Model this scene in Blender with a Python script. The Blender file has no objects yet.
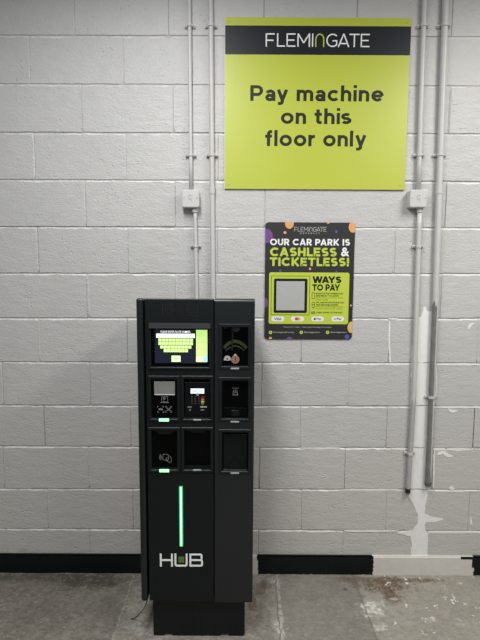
import bpy, bmesh, math, random
from mathutils import Vector, Matrix, noise
random.seed(7)
C = bpy.context.scene
COL = C.collection
PI = math.pi

# ------------------------------------------------------------------ materials
class NT:
    def __init__(s, m):
        s.m = m; m.use_nodes = True; s.t = m.node_tree; s.n = s.t.nodes
        s.b = s.n['Principled BSDF']
        s.pos = s.n.new('ShaderNodeNewGeometry').outputs['Position']
    def link(s, a, b):
        if isinstance(a, (int, float)): b.default_value = a
        elif isinstance(a, tuple): b.default_value = a if len(a) == 4 or b.type == 'VECTOR' else (*a, 1)
        else: s.t.links.new(a, b)
    def math(s, op, a, b=0.0, c=None, clamp=False):
        n = s.n.new('ShaderNodeMath'); n.operation = op; n.use_clamp = clamp
        s.link(a, n.inputs[0]); s.link(b, n.inputs[1])
        if c is not None: s.link(c, n.inputs[2])
        return n.outputs[0]
    def noise(s, scale, detail=3.0, rough=0.5, vec=None, dist=0.0):
        n = s.n.new('ShaderNodeTexNoise')
        n.inputs['Scale'].default_value = scale; n.inputs['Detail'].default_value = detail
        n.inputs['Roughness'].default_value = rough; n.inputs['Distortion'].default_value = dist
        s.t.links.new(vec or s.pos, n.inputs['Vector'])
        return n.outputs['Fac']
    def voro(s, scale, vec=None):
        n = s.n.new('ShaderNodeTexVoronoi'); n.inputs['Scale'].default_value = scale
        s.t.links.new(vec or s.pos, n.inputs['Vector'])
        return n.outputs['Distance'], n.outputs['Color']
    def ramp(s, v, lo, hi):
        n = s.n.new('ShaderNodeMapRange'); n.interpolation_type = 'SMOOTHSTEP'
        s.link(v, n.inputs[0]); n.inputs[1].default_value = lo; n.inputs[2].default_value = hi
        return n.outputs[0]
    def mix(s, f, a, b):
        n = s.n.new('ShaderNodeMix'); n.data_type = 'RGBA'
        s.link(f, n.inputs[0]); s.link(a, n.inputs[6]); s.link(b, n.inputs[7])
        return n.outputs[2]
    def xyz(s, v=None):
        n = s.n.new('ShaderNodeSeparateXYZ'); s.t.links.new(v or s.pos, n.inputs[0])
        return n.outputs
    def scaled(s, sx, sy, sz):
        n = s.n.new('ShaderNodeVectorMath'); n.operation = 'MULTIPLY'
        s.t.links.new(s.pos, n.inputs[0]); n.inputs[1].default_value = (sx, sy, sz)
        return n.outputs[0]
    def bump(s, h, strength, dist, prev=None):
        n = s.n.new('ShaderNodeBump'); n.inputs['Strength'].default_value = strength
        n.inputs['Distance'].default_value = dist
        s.link(h, n.inputs['Height'])
        if prev is not None: s.t.links.new(prev, n.inputs['Normal'])
        return n.outputs[0]

MATS = {}
def mat(name, col, rough=0.5, metal=0.0, emit=0.0, var=0.06, vscale=40.0, bump=0.0, bscale=600.0, spec=0.5):
    m = bpy.data.materials.new(name); t = NT(m); b = t.b
    lo = tuple(c*(1-var) for c in col); hi = tuple(min(1, c*(1+var)) for c in col)
    c = t.mix(t.noise(vscale), lo, hi)
    t.link(c, b.inputs['Base Color'])
    b.inputs['Roughness'].default_value = rough; b.inputs['Metallic'].default_value = metal
    b.inputs['Specular IOR Level'].default_value = spec
    if emit:
        t.link(c, b.inputs['Emission Color']); b.inputs['Emission Strength'].default_value = emit
    if bump:
        t.link(t.bump(t.noise(bscale, 2), 0.5, bump), b.inputs['Normal'])
    MATS[name] = m
    return m

def wall_material(name='painted blockwork', lift=0.0):
    m = bpy.data.materials.new(name); t = NT(m); b = t.b
    big = t.noise(1.7, 3); mid = t.noise(14, 4)
    c = t.mix(t.ramp(big, .3, .7), (.500, .496, .484), (.530, .526, .514))
    c = t.mix(t.math('MULTIPLY', t.ramp(mid, .45, .75), .35), c, (.47, .461, .445))
    # warm floor bounce painted in low down, then floor-level grime and small scuffs
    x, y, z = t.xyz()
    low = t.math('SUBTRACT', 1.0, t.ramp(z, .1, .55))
    scuff = t.ramp(t.noise(9, 5, .65, t.scaled(.6, 1, 1.6)), .56, .72)
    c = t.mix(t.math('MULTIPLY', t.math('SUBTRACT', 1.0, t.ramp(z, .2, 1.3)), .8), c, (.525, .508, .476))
    c = t.mix(t.math('MULTIPLY', t.math('MULTIPLY', low, scuff), .35), c, (.33, .31, .28))
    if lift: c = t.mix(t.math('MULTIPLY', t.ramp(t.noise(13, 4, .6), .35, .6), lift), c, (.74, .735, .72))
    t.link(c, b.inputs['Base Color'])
    t.link(t.math('ADD', .34, t.math('MULTIPLY', t.noise(30, 3), .2)), b.inputs['Roughness'])
    b.inputs['Specular IOR Level'].default_value = .4
    grain = t.noise(95, 4, .6, t.scaled(.8, 1, 1.25))
    lump = t.noise(22, 3, .55, t.scaled(.6, 1, 1.3))
    vd, vc = t.voro(55, t.scaled(.75, 1, 1.2))
    pit = t.math('SUBTRACT', 1.0, t.ramp(vd, .05, .28))
    pit = t.math('MULTIPLY', pit, t.ramp(t.noise(5, 2), .50, .62))
    h = t.math('ADD', t.math('MULTIPLY', grain, 1.1), t.math('MULTIPLY', lump, 1.6))
    h = t.math('SUBTRACT', h, t.math('MULTIPLY', pit, .9))
    t.link(t.bump(h, .8, .0026), b.inputs['Normal'])
    return m

def floor_material():
    m = bpy.data.materials.new('worn concrete'); t = NT(m); b = t.b
    x, y, z = t.xyz()
    wob = t.math('SUBTRACT', t.noise(7, 5, .62), .5)
    wob2 = t.math('SUBTRACT', t.noise(26, 4, .6), .5)
    wob3 = t.math('SUBTRACT', t.noise(75, 3, .6), .5)
    speck = t.ramp(t.noise(48, 4, .7), .40, .56)
    def ell(cx, cy, rx, ry, soft=.40, w1=2.2, w2=1.7, sp=0.0):
        dx = t.math('DIVIDE', t.math('SUBTRACT', x, cx), rx); dy = t.math('DIVIDE', t.math('SUBTRACT', y, cy), ry)
        d = t.math('SQRT', t.math('ADD', t.math('MULTIPLY', dx, dx), t.math('MULTIPLY', dy, dy)))
        d = t.math('ADD', d, t.math('ADD', t.math('MULTIPLY', wob, w1), t.math('MULTIPLY', wob2, w2)))
        d = t.math('ADD', d, t.math('MULTIPLY', wob3, 1.3))
        e = t.math('SUBTRACT', 1.0, t.ramp(d, 1-soft, 1+soft))
        return t.math('MULTIPLY', e, t.math('ADD', 1.0-sp, t.math('MULTIPLY', speck, sp))) if sp else e
    def line(p, q, w, wig=.02):
        (x0, y0), (x1, y1) = p, q; L = math.hypot(x1-x0, y1-y0); nx, ny = -(y1-y0)/L, (x1-x0)/L
        d = t.math('ADD', t.math('MULTIPLY', t.math('SUBTRACT', x, x0), nx), t.math('MULTIPLY', t.math('SUBTRACT', y, y0), ny))
        d = t.math('ADD', d, t.math('MULTIPLY', wob2, wig))
        return d, t.math('SUBTRACT', 1.0, t.ramp(t.math('ABSOLUTE', d), w*.5, w*1.2))
    base = t.mix(t.ramp(t.noise(3.2, 5, .6), .32, .68), (.175, .160, .136), (.270, .252, .220))
    base = t.mix(t.math('MULTIPLY', t.ramp(t.noise(13, 6, .68), .46, .66), .55), base, (.345, .327, .29))
    base = t.mix(t.math('MULTIPLY', t.ramp(t.noise(10, 6, .68, t.scaled(1, 1.7, 1)), .49, .66), .55), base, (.118, .107, .088))
    base = t.mix(t.math('MULTIPLY', t.ramp(t.noise(60, 4, .7), .48, .62), .28), base, (.40, .385, .35))
    dR, lnR = line((0.3182, -0.0417), (0.3089, -0.4406), .010, .035)
    dE, lnE = line((0.7264, -0.0388), (0.7222, -0.4382), .006, .02)
    dL, lnL = line((-0.442, -0.0472), (-0.4356, -0.4449), .005, .03)
    # the slab between the two joints is smoother and greyer, the one to the right paler and dusty
    mid = t.math('MULTIPLY', t.ramp(dR, -.01, .02), t.math('SUBTRACT', 1.0, t.ramp(dE, -.01, .02)))
    base = t.mix(t.math('MULTIPLY', mid, .65), base, (.205, .190, .163))
    base = t.mix(t.math('MULTIPLY', t.ramp(dE, -.01, .04), .62), base, (.325, .302, .258))
    left = t.math('SUBTRACT', 1.0, t.ramp(dL, -.02, .05))
    base = t.mix(t.math('MULTIPLY', left, .5), base, (.165, .149, .124))
    # damp dark strip under the skirting at the left, brown rust marks at the right
    for cx, cy, rx, ry, f, col, sp in (
        (-0.9917, -.13, .34, .10, .45, (.115, .102, .082), .3), (-0.6709, -.065, .17, .055, .85, (.062, .055, .045), 0),
        (-0.9046, -.045, .26, .03, .75, (.075, .067, .054), 0), (-0.9293, -.105, .12, .03, .35, (.24, .205, .15), 0), (-0.903, -.33, .22, .08, .40, (.12, .105, .085), .3),
        (-0.5373, -.10, .035, .018, .7, (.07, .06, .05), 0), (-0.7302, -.27, .20, .05, .30, (.13, .115, .095), .5),
        (0.8715, -.095, .125, .055, .95, (.105, .060, .030), .55), (1.0168, -.055, .17, .016, .9, (.125, .078, .045), .5), (0.8239, -.05, .14, .022, .8, (.11, .075, .05), .5),
        (0.8783, -.165, .045, .055, .90, (.11, .065, .035), .5), (0.708, -.05, .10, .02, .45, (.15, .115, .08), .4),
        (0.214, -.13, .036, .055, .75, (.155, .105, .062), .2), (0.1809, -.21, .022, .06, .75, (.15, .102, .06), .2), (0.2461, -.085, .014, .03, .7, (.13, .09, .055), 0),
        (0.6589, -.125, .013, .012, .8, (.09, .075, .06), 0), (0.6114, -.085, .03, .03, .3, (.13, .115, .095), 0), (0.4656, -.17, .06, .03, .25, (.15, .125, .105), 0)):
        base = t.mix(t.math('MULTIPLY', ell(cx, cy, rx, ry, sp=sp), f), base, col)
    for cx, cy, rx, ry, f in ((0.7614, -.255, .055, .05, .95), (0.7569, -.37, .03, .025, .7), (1.0099, -.325, .026, .012, .55), (1.0262, -.31, .012, .008, .7), (0.8837, -.19, .020, .008, .8), (1.1384, -.32, .016, .012, .45), (1.1405, -.35, .03, .012, .35),
                              (1.1906, -.17, .006, .020, .8), (1.2259, -.22, .014, .007, .8), (1.2717, -.075, .011, .006, .8), (-0.3605, -.21, .06, .10, .30), (-0.3253, -.36, .09, .05, .40), (0.3063, -.36, .03, .05, .7), (0.3052, -.06, .03, .025, .5)):
        base = t.mix(t.math('MULTIPLY', ell(cx, cy, rx, ry, .55, 3.0, 3.2, sp=.75), f), base, (.62, .60, .55))
    mott = t.ramp(t.noise(30, 5, .72, t.scaled(1, 1.4, 1)), .47, .60)
    base = t.mix(t.math('MULTIPLY', mott, t.math('ADD', .22, t.math('MULTIPLY', left, .33))), base, (.105, .093, .075))
    lite = t.ramp(t.noise(24, 5, .7, t.scaled(1.1, 1.6, 1), 1.5), .52, .66)
    base = t.mix(t.math('MULTIPLY', lite, .42), base, (.36, .335, .29))
    # joints
    base = t.mix(t.math('MULTIPLY', t.math('MULTIPLY', lnR, speck), .75), base, (.43, .41, .37))
    base = t.mix(t.math('MULTIPLY', lnE, .55), base, (.13, .12, .10))
    base = t.mix(t.math('MULTIPLY', t.math('MULTIPLY', lnL, speck), .75), base, (.36, .34, .31))
    dk = t.math('SUBTRACT', 1.0, t.ramp(t.math('ABSOLUTE', t.math('ADD', dR, .009)), .001, .0045))
    base = t.mix(t.math('MULTIPLY', dk, .6), base, (.09, .08, .068))
    # specks of white paint and dark grit
    vd, vc = t.voro(21, t.scaled(1, .8, 1)); sx = t.xyz(vc)
    fl = t.math('MULTIPLY', t.math('SUBTRACT', 1.0, t.ramp(t.math('ADD', vd, t.math('MULTIPLY', wob3, 1.5)), .10, .16)), t.ramp(sx[0], .50, .54))
    fl = t.math('MULTIPLY', fl, t.ramp(dE, 0, .05))
    base = t.mix(t.math('MULTIPLY', fl, .85), base, (.68, .66, .61))
    vd2, vc2 = t.voro(34); s2 = t.xyz(vc2)
    gr = t.math('MULTIPLY', t.math('SUBTRACT', 1.0, t.ramp(vd2, .06, .16)), t.ramp(s2[1], .70, .76))
    base = t.mix(t.math('MULTIPLY', gr, .5), base, (.09, .08, .065))
    base = t.mix(t.math('MULTIPLY', t.ramp(t.noise(55, 5, .75, t.scaled(1, 1.3, 1)), .55, .64), .30), base, (.10, .09, .075))
    t.link(base, b.inputs['Base Color'])
    b.inputs['Roughness'].default_value = .72; b.inputs['Specular IOR Level'].default_value = .3
    h = t.math('ADD', t.noise(120, 4, .6), t.math('MULTIPLY', t.noise(20, 3), 1.2))
    h = t.math('SUBTRACT', h, t.math('MULTIPLY', dk, 1.0))
    t.link(t.bump(h, .5, .0025), b.inputs['Normal'])
    return m

M_WALL = wall_material(); M_LIP = wall_material('pale block lip', .85); M_FLOOR = floor_material()  # the lip material is a paler copy of the wall colour along block edges
PIPE = mat('painted conduit', (.55, .545, .53), .42, bump=.0004, bscale=90)
PIPEW = mat('scuffed conduit', (.40, .395, .385), .45, var=.25, vscale=28, bump=.0006, bscale=70)
BOXM = mat('painted box', (.55, .545, .53), .45, bump=.0004, bscale=160)
SCREW = mat('screw steel', (.30, .295, .285), .5)
MARK = mat('moulded grey mark', (.36, .355, .345), .5)
BLACKCAP = mat('black cap', (.012, .012, .012), .5)
GREYCAP = mat('dull grey cap', (.10, .10, .098), .5)
GALV = mat('dull galvanised steel', (.22, .22, .215), .45, .25, var=.35, vscale=22, bump=.0006, bscale=70)
WHITE_P = mat('flaked white primer', (.80, .80, .78), .6, var=.10, vscale=30, bump=.0009, bscale=60)
BOARD = mat('pale skirting', (.64, .62, .57), .6, var=.10, vscale=25, bump=.0008, bscale=70)
BLACKP = mat('black gloss paint', (.0018, .0036, .0052), .42, var=.2, vscale=25, bump=.0006, bscale=90, spec=.3)
LIME = mat('lime print', (.455, .515, .046), .40, var=.02, vscale=5)
SIGNDARK = mat('charcoal print', (.007, .010, .014), .42, spec=.3)
SIGNTXT = mat('dark olive lettering', (.013, .015, .009), .5, spec=.3)
WHITE = mat('white print', (.80, .80, .78), .45, var=.02)
SIGNEDGE = mat('white sheet edge', (.66, .66, .62), .5)
POSTER = mat('poster charcoal', (.022, .022, .0225), .42)
PLIME = mat('poster lime', (.50, .60, .06), .42, var=.02)
PPALE = mat('pale panel', (.42, .42, .41), .5)
PTEXT = mat('poster grey lettering', (.40, .40, .39), .5)
PURPLE = mat('purple print', (.16, .065, .24), .45)
ORANGE = mat('orange print', (.72, .36, .13), .45)
YELLOW = mat('amber print', (.70, .46, .13), .45)
BLUE = mat('blue print', (.06, .10, .33), .45)
RED = mat('red print', (.50, .06, .04), .45)
NAVY = mat('navy print', (.03, .06, .22), .45)
SHELL = mat('anthracite shell', (.0036, .0066, .0078), .36, var=.08, bump=.0002, bscale=900, spec=.6)
DOOR = mat('anthracite door', (.0018, .0044, .0050), .46, var=.08, bump=.0002, bscale=900, spec=.35)
TRIM = mat('frame plastic', (.0046, .0066, .0073), .44, bump=.0002, bscale=900, spec=.35)
HOOD = mat('hood plastic', (.0120, .0135, .016), .55)
GLASSB = mat('black glass', (.0008, .0010, .0011), .12, var=.1, spec=.1)
RECESS = mat('black recess', (.0008, .0013, .0015), .40, spec=.12)
SMOKE = mat('smoked flap', (.0045, .0062, .0066), .35, spec=.2)
GROOVE = mat('dark engraving', (.004, .0045, .005), .6)
LCDG = mat('grey display', (.20, .205, .19), .4, var=.05)  # LCD grey with its reflection put into the base colour
LCDL = mat('display lower rim', (.55, .55, .53), .4)
ICON = mat('dim grey icon', (.17, .175, .17), .5)
ICONW = mat('pale icon', (.46, .46, .44), .5)
COPPER = mat('copper plate', (.34, .19, .14), .45, .2)
LEDOFF = mat('unlit bar', (.30, .31, .31), .35)
LEDON = mat('green lamp', (.36, 1.0, .45), .4, emit=1.3, var=0)
STRIP = mat('green light tube', (.50, 1.0, .68), .4, emit=1.2, var=0)
STRIPE = mat('green tube edge', (.03, .42, .13), .4, emit=.9, var=0)
SCRN = mat('screen navy', (.006, .008, .016), .3, emit=.9, var=.05)
SCRW = mat('screen white', (.90, .95, .92), .3, emit=1.0, var=0)
SCRG = mat('screen key green', (.58, .86, .30), .3, emit=.95, var=.06, vscale=150)
SCRP = mat('screen column green', (.50, .84, .22), .3, emit=.95, var=.04)
SCRC = mat('screen pale key', (.62, .88, .40), .3, emit=.95, var=.04)
SCRB = mat('screen cyan', (.25, .72, .80), .3, emit=.95, var=.04)
SCRD = mat('screen rule green', (.16, .33, .06), .3, emit=.9, var=0)
TERMS = mat('terminal display', (.62, .70, .92), .3, emit=.9, var=.1, vscale=200)
TERM = mat('terminal body', (.0012, .0014, .0015), .4, spec=.25)
KEYR = mat('red key', (.20, .015, .012), .4); KEYO = mat('orange key', (.45, .14, .02), .4)
KEYY = mat('yellow key', (.55, .45, .12), .4); KEYG = mat('green key', (.05, .25, .04), .4)
KEYD = mat('dark key', (.035, .035, .037), .4); KEYB = mat('slate key', (.030, .034, .055), .4)
OLIVE = mat('olive leaf arches', (.030, .043, .010), .45, var=.3, vscale=60)  # dim olive for the arch shapes at the back of the coin bay
HUBW = mat('white letters', (.90, .91, .90), .45, var=.02)
HUBG = mat('moss green square', (.10, .19, .035), .45, var=.05)
CABLE = mat('cable black', (.006, .006, .006), .5)

# ------------------------------------------------------------------ helpers
ROOT = {}
def obj(name, bm, m, parent=None, smooth=False):
    off = Vector((0, 0, 0)); p = parent
    while p is not None:
        off += Vector(p.location); p = p.parent
    bmesh.ops.recalc_face_normals(bm, faces=bm.faces[:])
    for v in bm.verts: v.co -= off
    me = bpy.data.meshes.new(name); bm.to_mesh(me); bm.free()
    for mm in (m if isinstance(m, (list, tuple)) else [m]): me.materials.append(mm)
    if smooth:
        for p_ in me.polygons: p_.use_smooth = True
    o = bpy.data.objects.new(name, me); COL.objects.link(o)
    if parent is not None: o.parent = parent
    return o
def tag(o, label=None, cat=None, group=None, kind=None):
    if label: o['label'] = label
    if cat: o['category'] = cat
    if group: o['group'] = group
    if kind: o['kind'] = kind
    return o
def empty(name, loc):
    o = bpy.data.objects.new(name, None); o.location = loc; o.empty_display_size = .1
    COL.objects.link(o); return o

def prism(bm, pts, yf, yb):
    """outline in x,z extruded from yf (front) to yb (back)"""
    a = [bm.verts.new((x, yf, z)) for x, z in pts]; b = [bm.verts.new((x, yb, z)) for x, z in pts]
    n = len(pts); bm.faces.new(a); bm.faces.new(b[::-1])
    for i in range(n): bm.faces.new((a[i], b[i], b[(i+1) % n], a[(i+1) % n]))
def box(bm, x0, z0, x1, z1, yf, yb, bev=0.0, seg=3):
    t = bmesh.new(); prism(t, [(x0, z0), (x1, z0), (x1, z1), (x0, z1)], yf, yb)
    if bev:
        bmesh.ops.recalc_face_normals(t, faces=t.faces[:])
        bmesh.ops.bevel(t, geom=t.edges[:], offset=bev, segments=seg, profile=.5, affect='EDGES')
    merge(bm, t)
def merge(bm, t):
    me = bpy.data.meshes.new('tmp'); t.to_mesh(me); t.free(); bm.from_mesh(me); bpy.data.meshes.remove(me)
def rr(x0, z0, x1, z1, r, n=6):
    pts = []
    for cx, cz, a0 in ((x1-r, z1-r, 0), (x0+r, z1-r, 90), (x0+r, z0+r, 180), (x1-r, z0+r, 270)):
        for i in range(n+1):
            a = math.radians(a0+90*i/n); pts.append((cx+r*math.cos(a), cz+r*math.sin(a)))
    return pts
def ring(bm, x0, z0, x1, z1, w, yf, yb, r=.003, ch=.002, n=4):
    """picture-frame ring, outer rectangle given, bar width w, chamfered front edges"""
    loops = []
    for ins, y in ((0, yb), (0, yf+ch), (ch, yf), (w-ch, yf), (w, yf+ch), (w, yb)):
        rad = max(r-ins, .0006)
        loops.append([bm.verts.new((x, y, z)) for x, z in rr(x0+ins, z0+ins, x1-ins, z1-ins, rad, n)])
    N = len(loops[0])
    for k in range(len(loops)):
        A, B = loops[k], loops[(k+1) % len(loops)]
        for i in range(N): bm.faces.new((A[i], A[(i+1) % N], B[(i+1) % N], B[i]))
def ellipse(cx, cz, rx, rz, n=24, a0=0, a1=360):
    full = abs(a1-a0) >= 360
    k = n if full else n+1
    return [(cx+rx*math.cos(math.radians(a0+(a1-a0)*i/n)), cz+rz*math.sin(math.radians(a0+(a1-a0)*i/n))) for i in range(k)]
def clip(poly, cp):
    """clip polygon to a convex counter-clockwise polygon"""
    out = poly
    for i in range(len(cp)):
        a, b = cp[i], cp[(i+1) % len(cp)]
        def side(p): return (b[0]-a[0])*(p[1]-a[1])-(b[1]-a[1])*(p[0]-a[0])
        src, out = out, []
        for j in range(len(src)):
            p, q = src[j], src[(j+1) % len(src)]; sp, sq = side(p), side(q)
            if sp >= 0: out.append(p)
            if (sp >= 0) != (sq >= 0):
                k = sp/(sp-sq); out.append((p[0]+(q[0]-p[0])*k, p[1]+(q[1]-p[1])*k))
        if not out: return []
    return out
def tube(bm, path, r, n=16, caps=True):
    """swept round bar along a path of points; r a number or a list"""
    path = [Vector(p) for p in path]; rings = []
    up = Vector((0, 1, 0)) if abs((path[-1]-path[0]).normalized().y) < .9 else Vector((1, 0, 0))
    for i, p in enumerate(path):
        d = (path[min(i+1, len(path)-1)]-path[max(i-1, 0)]).normalized()
        a = d.cross(up).normalized(); b = d.cross(a).normalized(); rad = r[i] if isinstance(r, (list, tuple)) else r
        rings.append([bm.verts.new(p+a*rad*math.cos(2*PI*k/n)+b*rad*math.sin(2*PI*k/n)) for k in range(n)])
    for A, B in zip(rings, rings[1:]):
        for k in range(n): bm.faces.new((A[k], A[(k+1) % n], B[(k+1) % n], B[k]))
    if caps: bm.faces.new(rings[0]); bm.faces.new(rings[-1][::-1])
def disc(bm, cx, cz, r, yf, yb, n=14): prism(bm, ellipse(cx, cz, r, r, n), yf, yb)

# --- lettering drawn as strokes of even width (a geometric sans) -------------
def ribbon(bm, pts, w, yf, yb, closed=False):
    n = len(pts); L = []; R = []
    for i in range(n):
        p = Vector(pts[i])
        if closed: a, b = Vector(pts[i-1]), Vector(pts[(i+1) % n])
        else: a, b = Vector(pts[max(i-1, 0)]), Vector(pts[min(i+1, n-1)])
        d1 = (p-a).normalized() if (p-a).length > 1e-9 else (b-p).normalized()
        d2 = (b-p).normalized() if (b-p).length > 1e-9 else d1
        n1, n2 = Vector((-d1.y, d1.x)), Vector((-d2.y, d2.x)); mm = (n1+n2)
        mm = mm.normalized() if mm.length > 1e-6 else n1
        k = (w/2)/max(mm.dot(n1), .35)
        L.append(p+mm*k); R.append(p-mm*k)
    V = [[bm.verts.new((q.x, y, q.y)) for q in S] for y in (yf, yb) for S in (L, R)]
    m = n if closed else n-1
    for i in range(m):
        j = (i+1) % n
        bm.faces.new((V[0][i], V[0][j], V[1][j], V[1][i])); bm.faces.new((V[2][i], V[3][i], V[3][j], V[2][j]))
        bm.faces.new((V[0][i], V[2][i], V[2][j], V[0][j])); bm.faces.new((V[1][i], V[1][j], V[3][j], V[3][i]))
    if not closed:
        bm.faces.new((V[0][0], V[1][0], V[3][0], V[2][0])); bm.faces.new((V[0][-1], V[2][-1], V[3][-1], V[1][-1]))
def arc(cx, cy, rx, ry, a0, a1, n=20): return [(cx+rx*math.cos(math.radians(a0+(a1-a0)*i/n)), cy+ry*math.sin(math.radians(a0+(a1-a0)*i/n))) for i in range(n+1)]
def glyph(c, w):
    """-> (advance box width, list of (polyline, closed)); cap height 1, x-height .73"""
    h = w/2; X = .73; r = X/2-h; S = []; A = lambda p, cl=False: S.append((p, cl))
    def bowl(cx): A(arc(cx, X/2, r*1.04, r, 0, 360, 32)[:-1], True)
    if c == 'o': bowl(r*1.04+h); return 2*r*1.04+w, S
    if c == 'a':
        W = .60; A([(W-h, 0), (W-h, X*.60)]+arc(W/2, X*.60, W/2-h, X*.40-h, 0, 158, 16))
        A(arc(.275, .225, .275-h, .225-h*.86, 0, 360, 24)[:-1], True); A([(.275, .345), (W-h, .345)]); return W, S
    if c == 'c': A(arc(r+h, X/2, r, r, 42, 318, 28)); return 2*r+w-.07, S
    if c == 'e': A([(h+.01, X/2-.01), (2*r+h-.0, X/2-.01)]); A(arc(r+h, X/2, r, r, 0, 318, 30)); return 2*r+w, S
    if c in 'hn':
        W = .62; A([(h, 0), (h, 1.02 if c == 'h' else X)])
        A([(h, X*.50)]+arc(W/2, X-h-.20, W/2-h, .20, 180, 0, 16)+[(W-h, 0)]); return W, S
    if c == 'm':
        W = .98; A([(h, 0), (h, X)]); m = W/2
        A([(h, X*.5)]+arc((h+m)/2, X-h-.17, (m-h)/2, .17, 180, 0, 14)+[(m, 0)])
        A([(m, X*.5)]+arc((m+W-h)/2, X-h-.17, (W-h-m)/2, .17, 180, 0, 14)+[(W-h, 0)]); return W, S
    if c == 'i': A([(h, 0), (h, X)]); A([(h, .86), (h, 1.04)]); return w, S
    if c == 'l': A([(h, 0), (h, 1.02)]); return w, S
    if c == 't':
        A([(.20, .94), (.20, .20)]+arc(.20+.13, .20, .13, .20-h, 180, 275, 8)+[(.43, h*1.15)]); A([(0, X-h), (.43, X-h)]); return .45, S
    if c == 's':
        q = (X-w)/4; cx = .25
        A(arc(cx, X-h-q, .20, q, 35, 180, 12)+arc(cx, X-h-q, .20, q, 180, 262, 6)+arc(cx, h+q, .215, q, 82, 0, 6)+arc(cx, h+q, .215, q, 0, -150, 14)); return .52, S
    if c == 'r': A([(h, 0), (h, X)]); A([(h, .38)]+arc(h+.25, X-h-.25, .25, .25, 175, 85, 9)+[(h+.30, X-h)]); return .40, S
    if c == 'f': A([(.20, 0), (.20, .80)]+arc(.20+.15, .80, .15, .225-h, 180, 85, 8)+[(.42, 1.025-h)]); A([(0, X-h), (.40, X-h)]); return .43, S
    if c == 'y': A([(.10, X), (.345, .05)]); A([(.58, X), (.33, .02)]+arc(.21, -.04, .13, .12, -10, -80, 6)+[(.08, -.17)]); return .68, S
    # capitals
    if c == 'P': A([(h, 0), (h, 1)]); A([(h, 1-h), (.42, 1-h)]+arc(.42, .655, .30-h+.03, .345-h, 90, -90, 18)+[(h, .31+h)]); return .76, S
    if c == 'B': A([(h, 0), (h, 1)]); A([(h, 1-h), (.42, 1-h)]+arc(.42, .75, .24, .25-h, 90, -90, 14)+[(h, .5)]); A([(h, .5), (.45, .5)]+arc(.45, .25+h/2, .26, .25-h/2, 90, -90, 14)+[(h, h)]); return .80, S
    if c == 'F': A([(h, 0), (h, 1)]); A([(h, 1-h), (.70, 1-h)]); A([(h, .48), (.62, .48)]); return .70, S
    if c == 'L': A([(h, 1), (h, h), (.63, h)]); A([(h, h), (h, 0)]); return .63, S
    if c == 'E': A([(h, 0), (h, 1)]); A([(h, 1-h), (.70, 1-h)]); A([(h, .50), (.63, .50)]); A([(h, h), (.70, h)]); return .70, S
    if c == 'H': A([(h, 0), (h, 1)]); A([(.80-h, 0), (.80-h, 1)]); A([(h, .5), (.80-h, .5)]); return .80, S
    if c == 'I': A([(h, 0), (h, 1)]); return w, S
    if c == 'M': A([(h, 0), (h, 1)]); A([(1-h, 0), (1-h, 1)]); A([(h*1.1, 1-w*.25), (.5, .30)]); A([(1-h*1.1, 1-w*.25), (.5, .30)]); A([(.5-.01, .32), (.5+.01, .32)]); return 1.0, S
    if c == 'T': A([(.40, 0), (.40, 1)]); A([(0, 1-h), (.80, 1-h)]); return .80, S
    if c == 'K': A([(h, 0), (h, 1)]); A([(h, .30), (.72, 1-.0)]); A([(.30, .50), (.76, 0)]); return .84, S
    if c == 'O': A(arc(.52, .5, .52-h, .5-h, 0, 360, 36)[:-1], True); return 1.04, S
    if c == 'C': A(arc(.52, .5, .52-h, .5-h, 43, 317, 30)); return .95, S
    if c == 'G': A(arc(.50, .5, .50-h, .5-h, 45, 305, 28)+[(.88-h, .15+h*.4), (.88-h, .47), (.50, .47)]); return .88, S
    if c == 'U': A([(h, 1), (h, .40)]+arc(.40, .40, .40-h, .40-h, 180, 360, 18)+[(.80-h, 1)]); return .80, S
    if c == 'n_arch': A([(h, 0), (h, .55)]+arc(.36, .55, .36-h, .45-h, 180, 0, 20)+[(.72-h, 0)]); return .72, S
    if c == 'A': A([(h*.9, 0), (.46, 1)]); A([(.92-h*.9, 0), (.46, 1)]); A([(.2, .25+h*.3), (.72, .25+h*.3)]); return .92, S
    if c == 'R': A([(h, 0), (h, 1)]); A([(h, 1-h), (.42, 1-h)]+arc(.42, .66, .31-h+.02, .34-h, 90, -90, 18)+[(h, .32+h)]); A([(.40, .36), (.70, 0)]); return .78, S
    if c == 'S':
        q = (1-w)/4; cx = .37
        A(arc(cx, 1-h-q, .37-w*.55, q, 30, 262, 18)+arc(cx, h+q, .37-h, q, 82, -148, 18)); return .74, S
    if c == 'W': A([(.08, 1), (.36, 0)]); A([(.36, 0), (.62, 1)]); A([(.62, 1), (.88, 0)]); A([(.88, 0), (1.16, 1)]); return 1.24, S
    if c == 'Y': A([(.08, 1), (.44, .42)]); A([(.80, 1), (.44, .42)]); A([(.44, .47), (.44, 0)]); return .88, S
    if c == 'V': A([(.06, 1), (.42, 0)]); A([(.78, 1), (.42, 0)]); return .84, S
    if c == '!': A([(h, .33), (h, 1)]); A([(h, 0), (h, w*1.05)]); return w, S
    if c == '&':
        A([(.86, 0), (.25, .66)]+arc(.40, .78, .17, .22-h, 190, -20, 14)+[(.52, .62), (.20, .42)]+arc(.33, .27, .33-h, .27-h, 150, 300, 14)+[(.66, .22), (.80, .46)]); return .88, S
    if c == ' ': return .26, S
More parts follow.
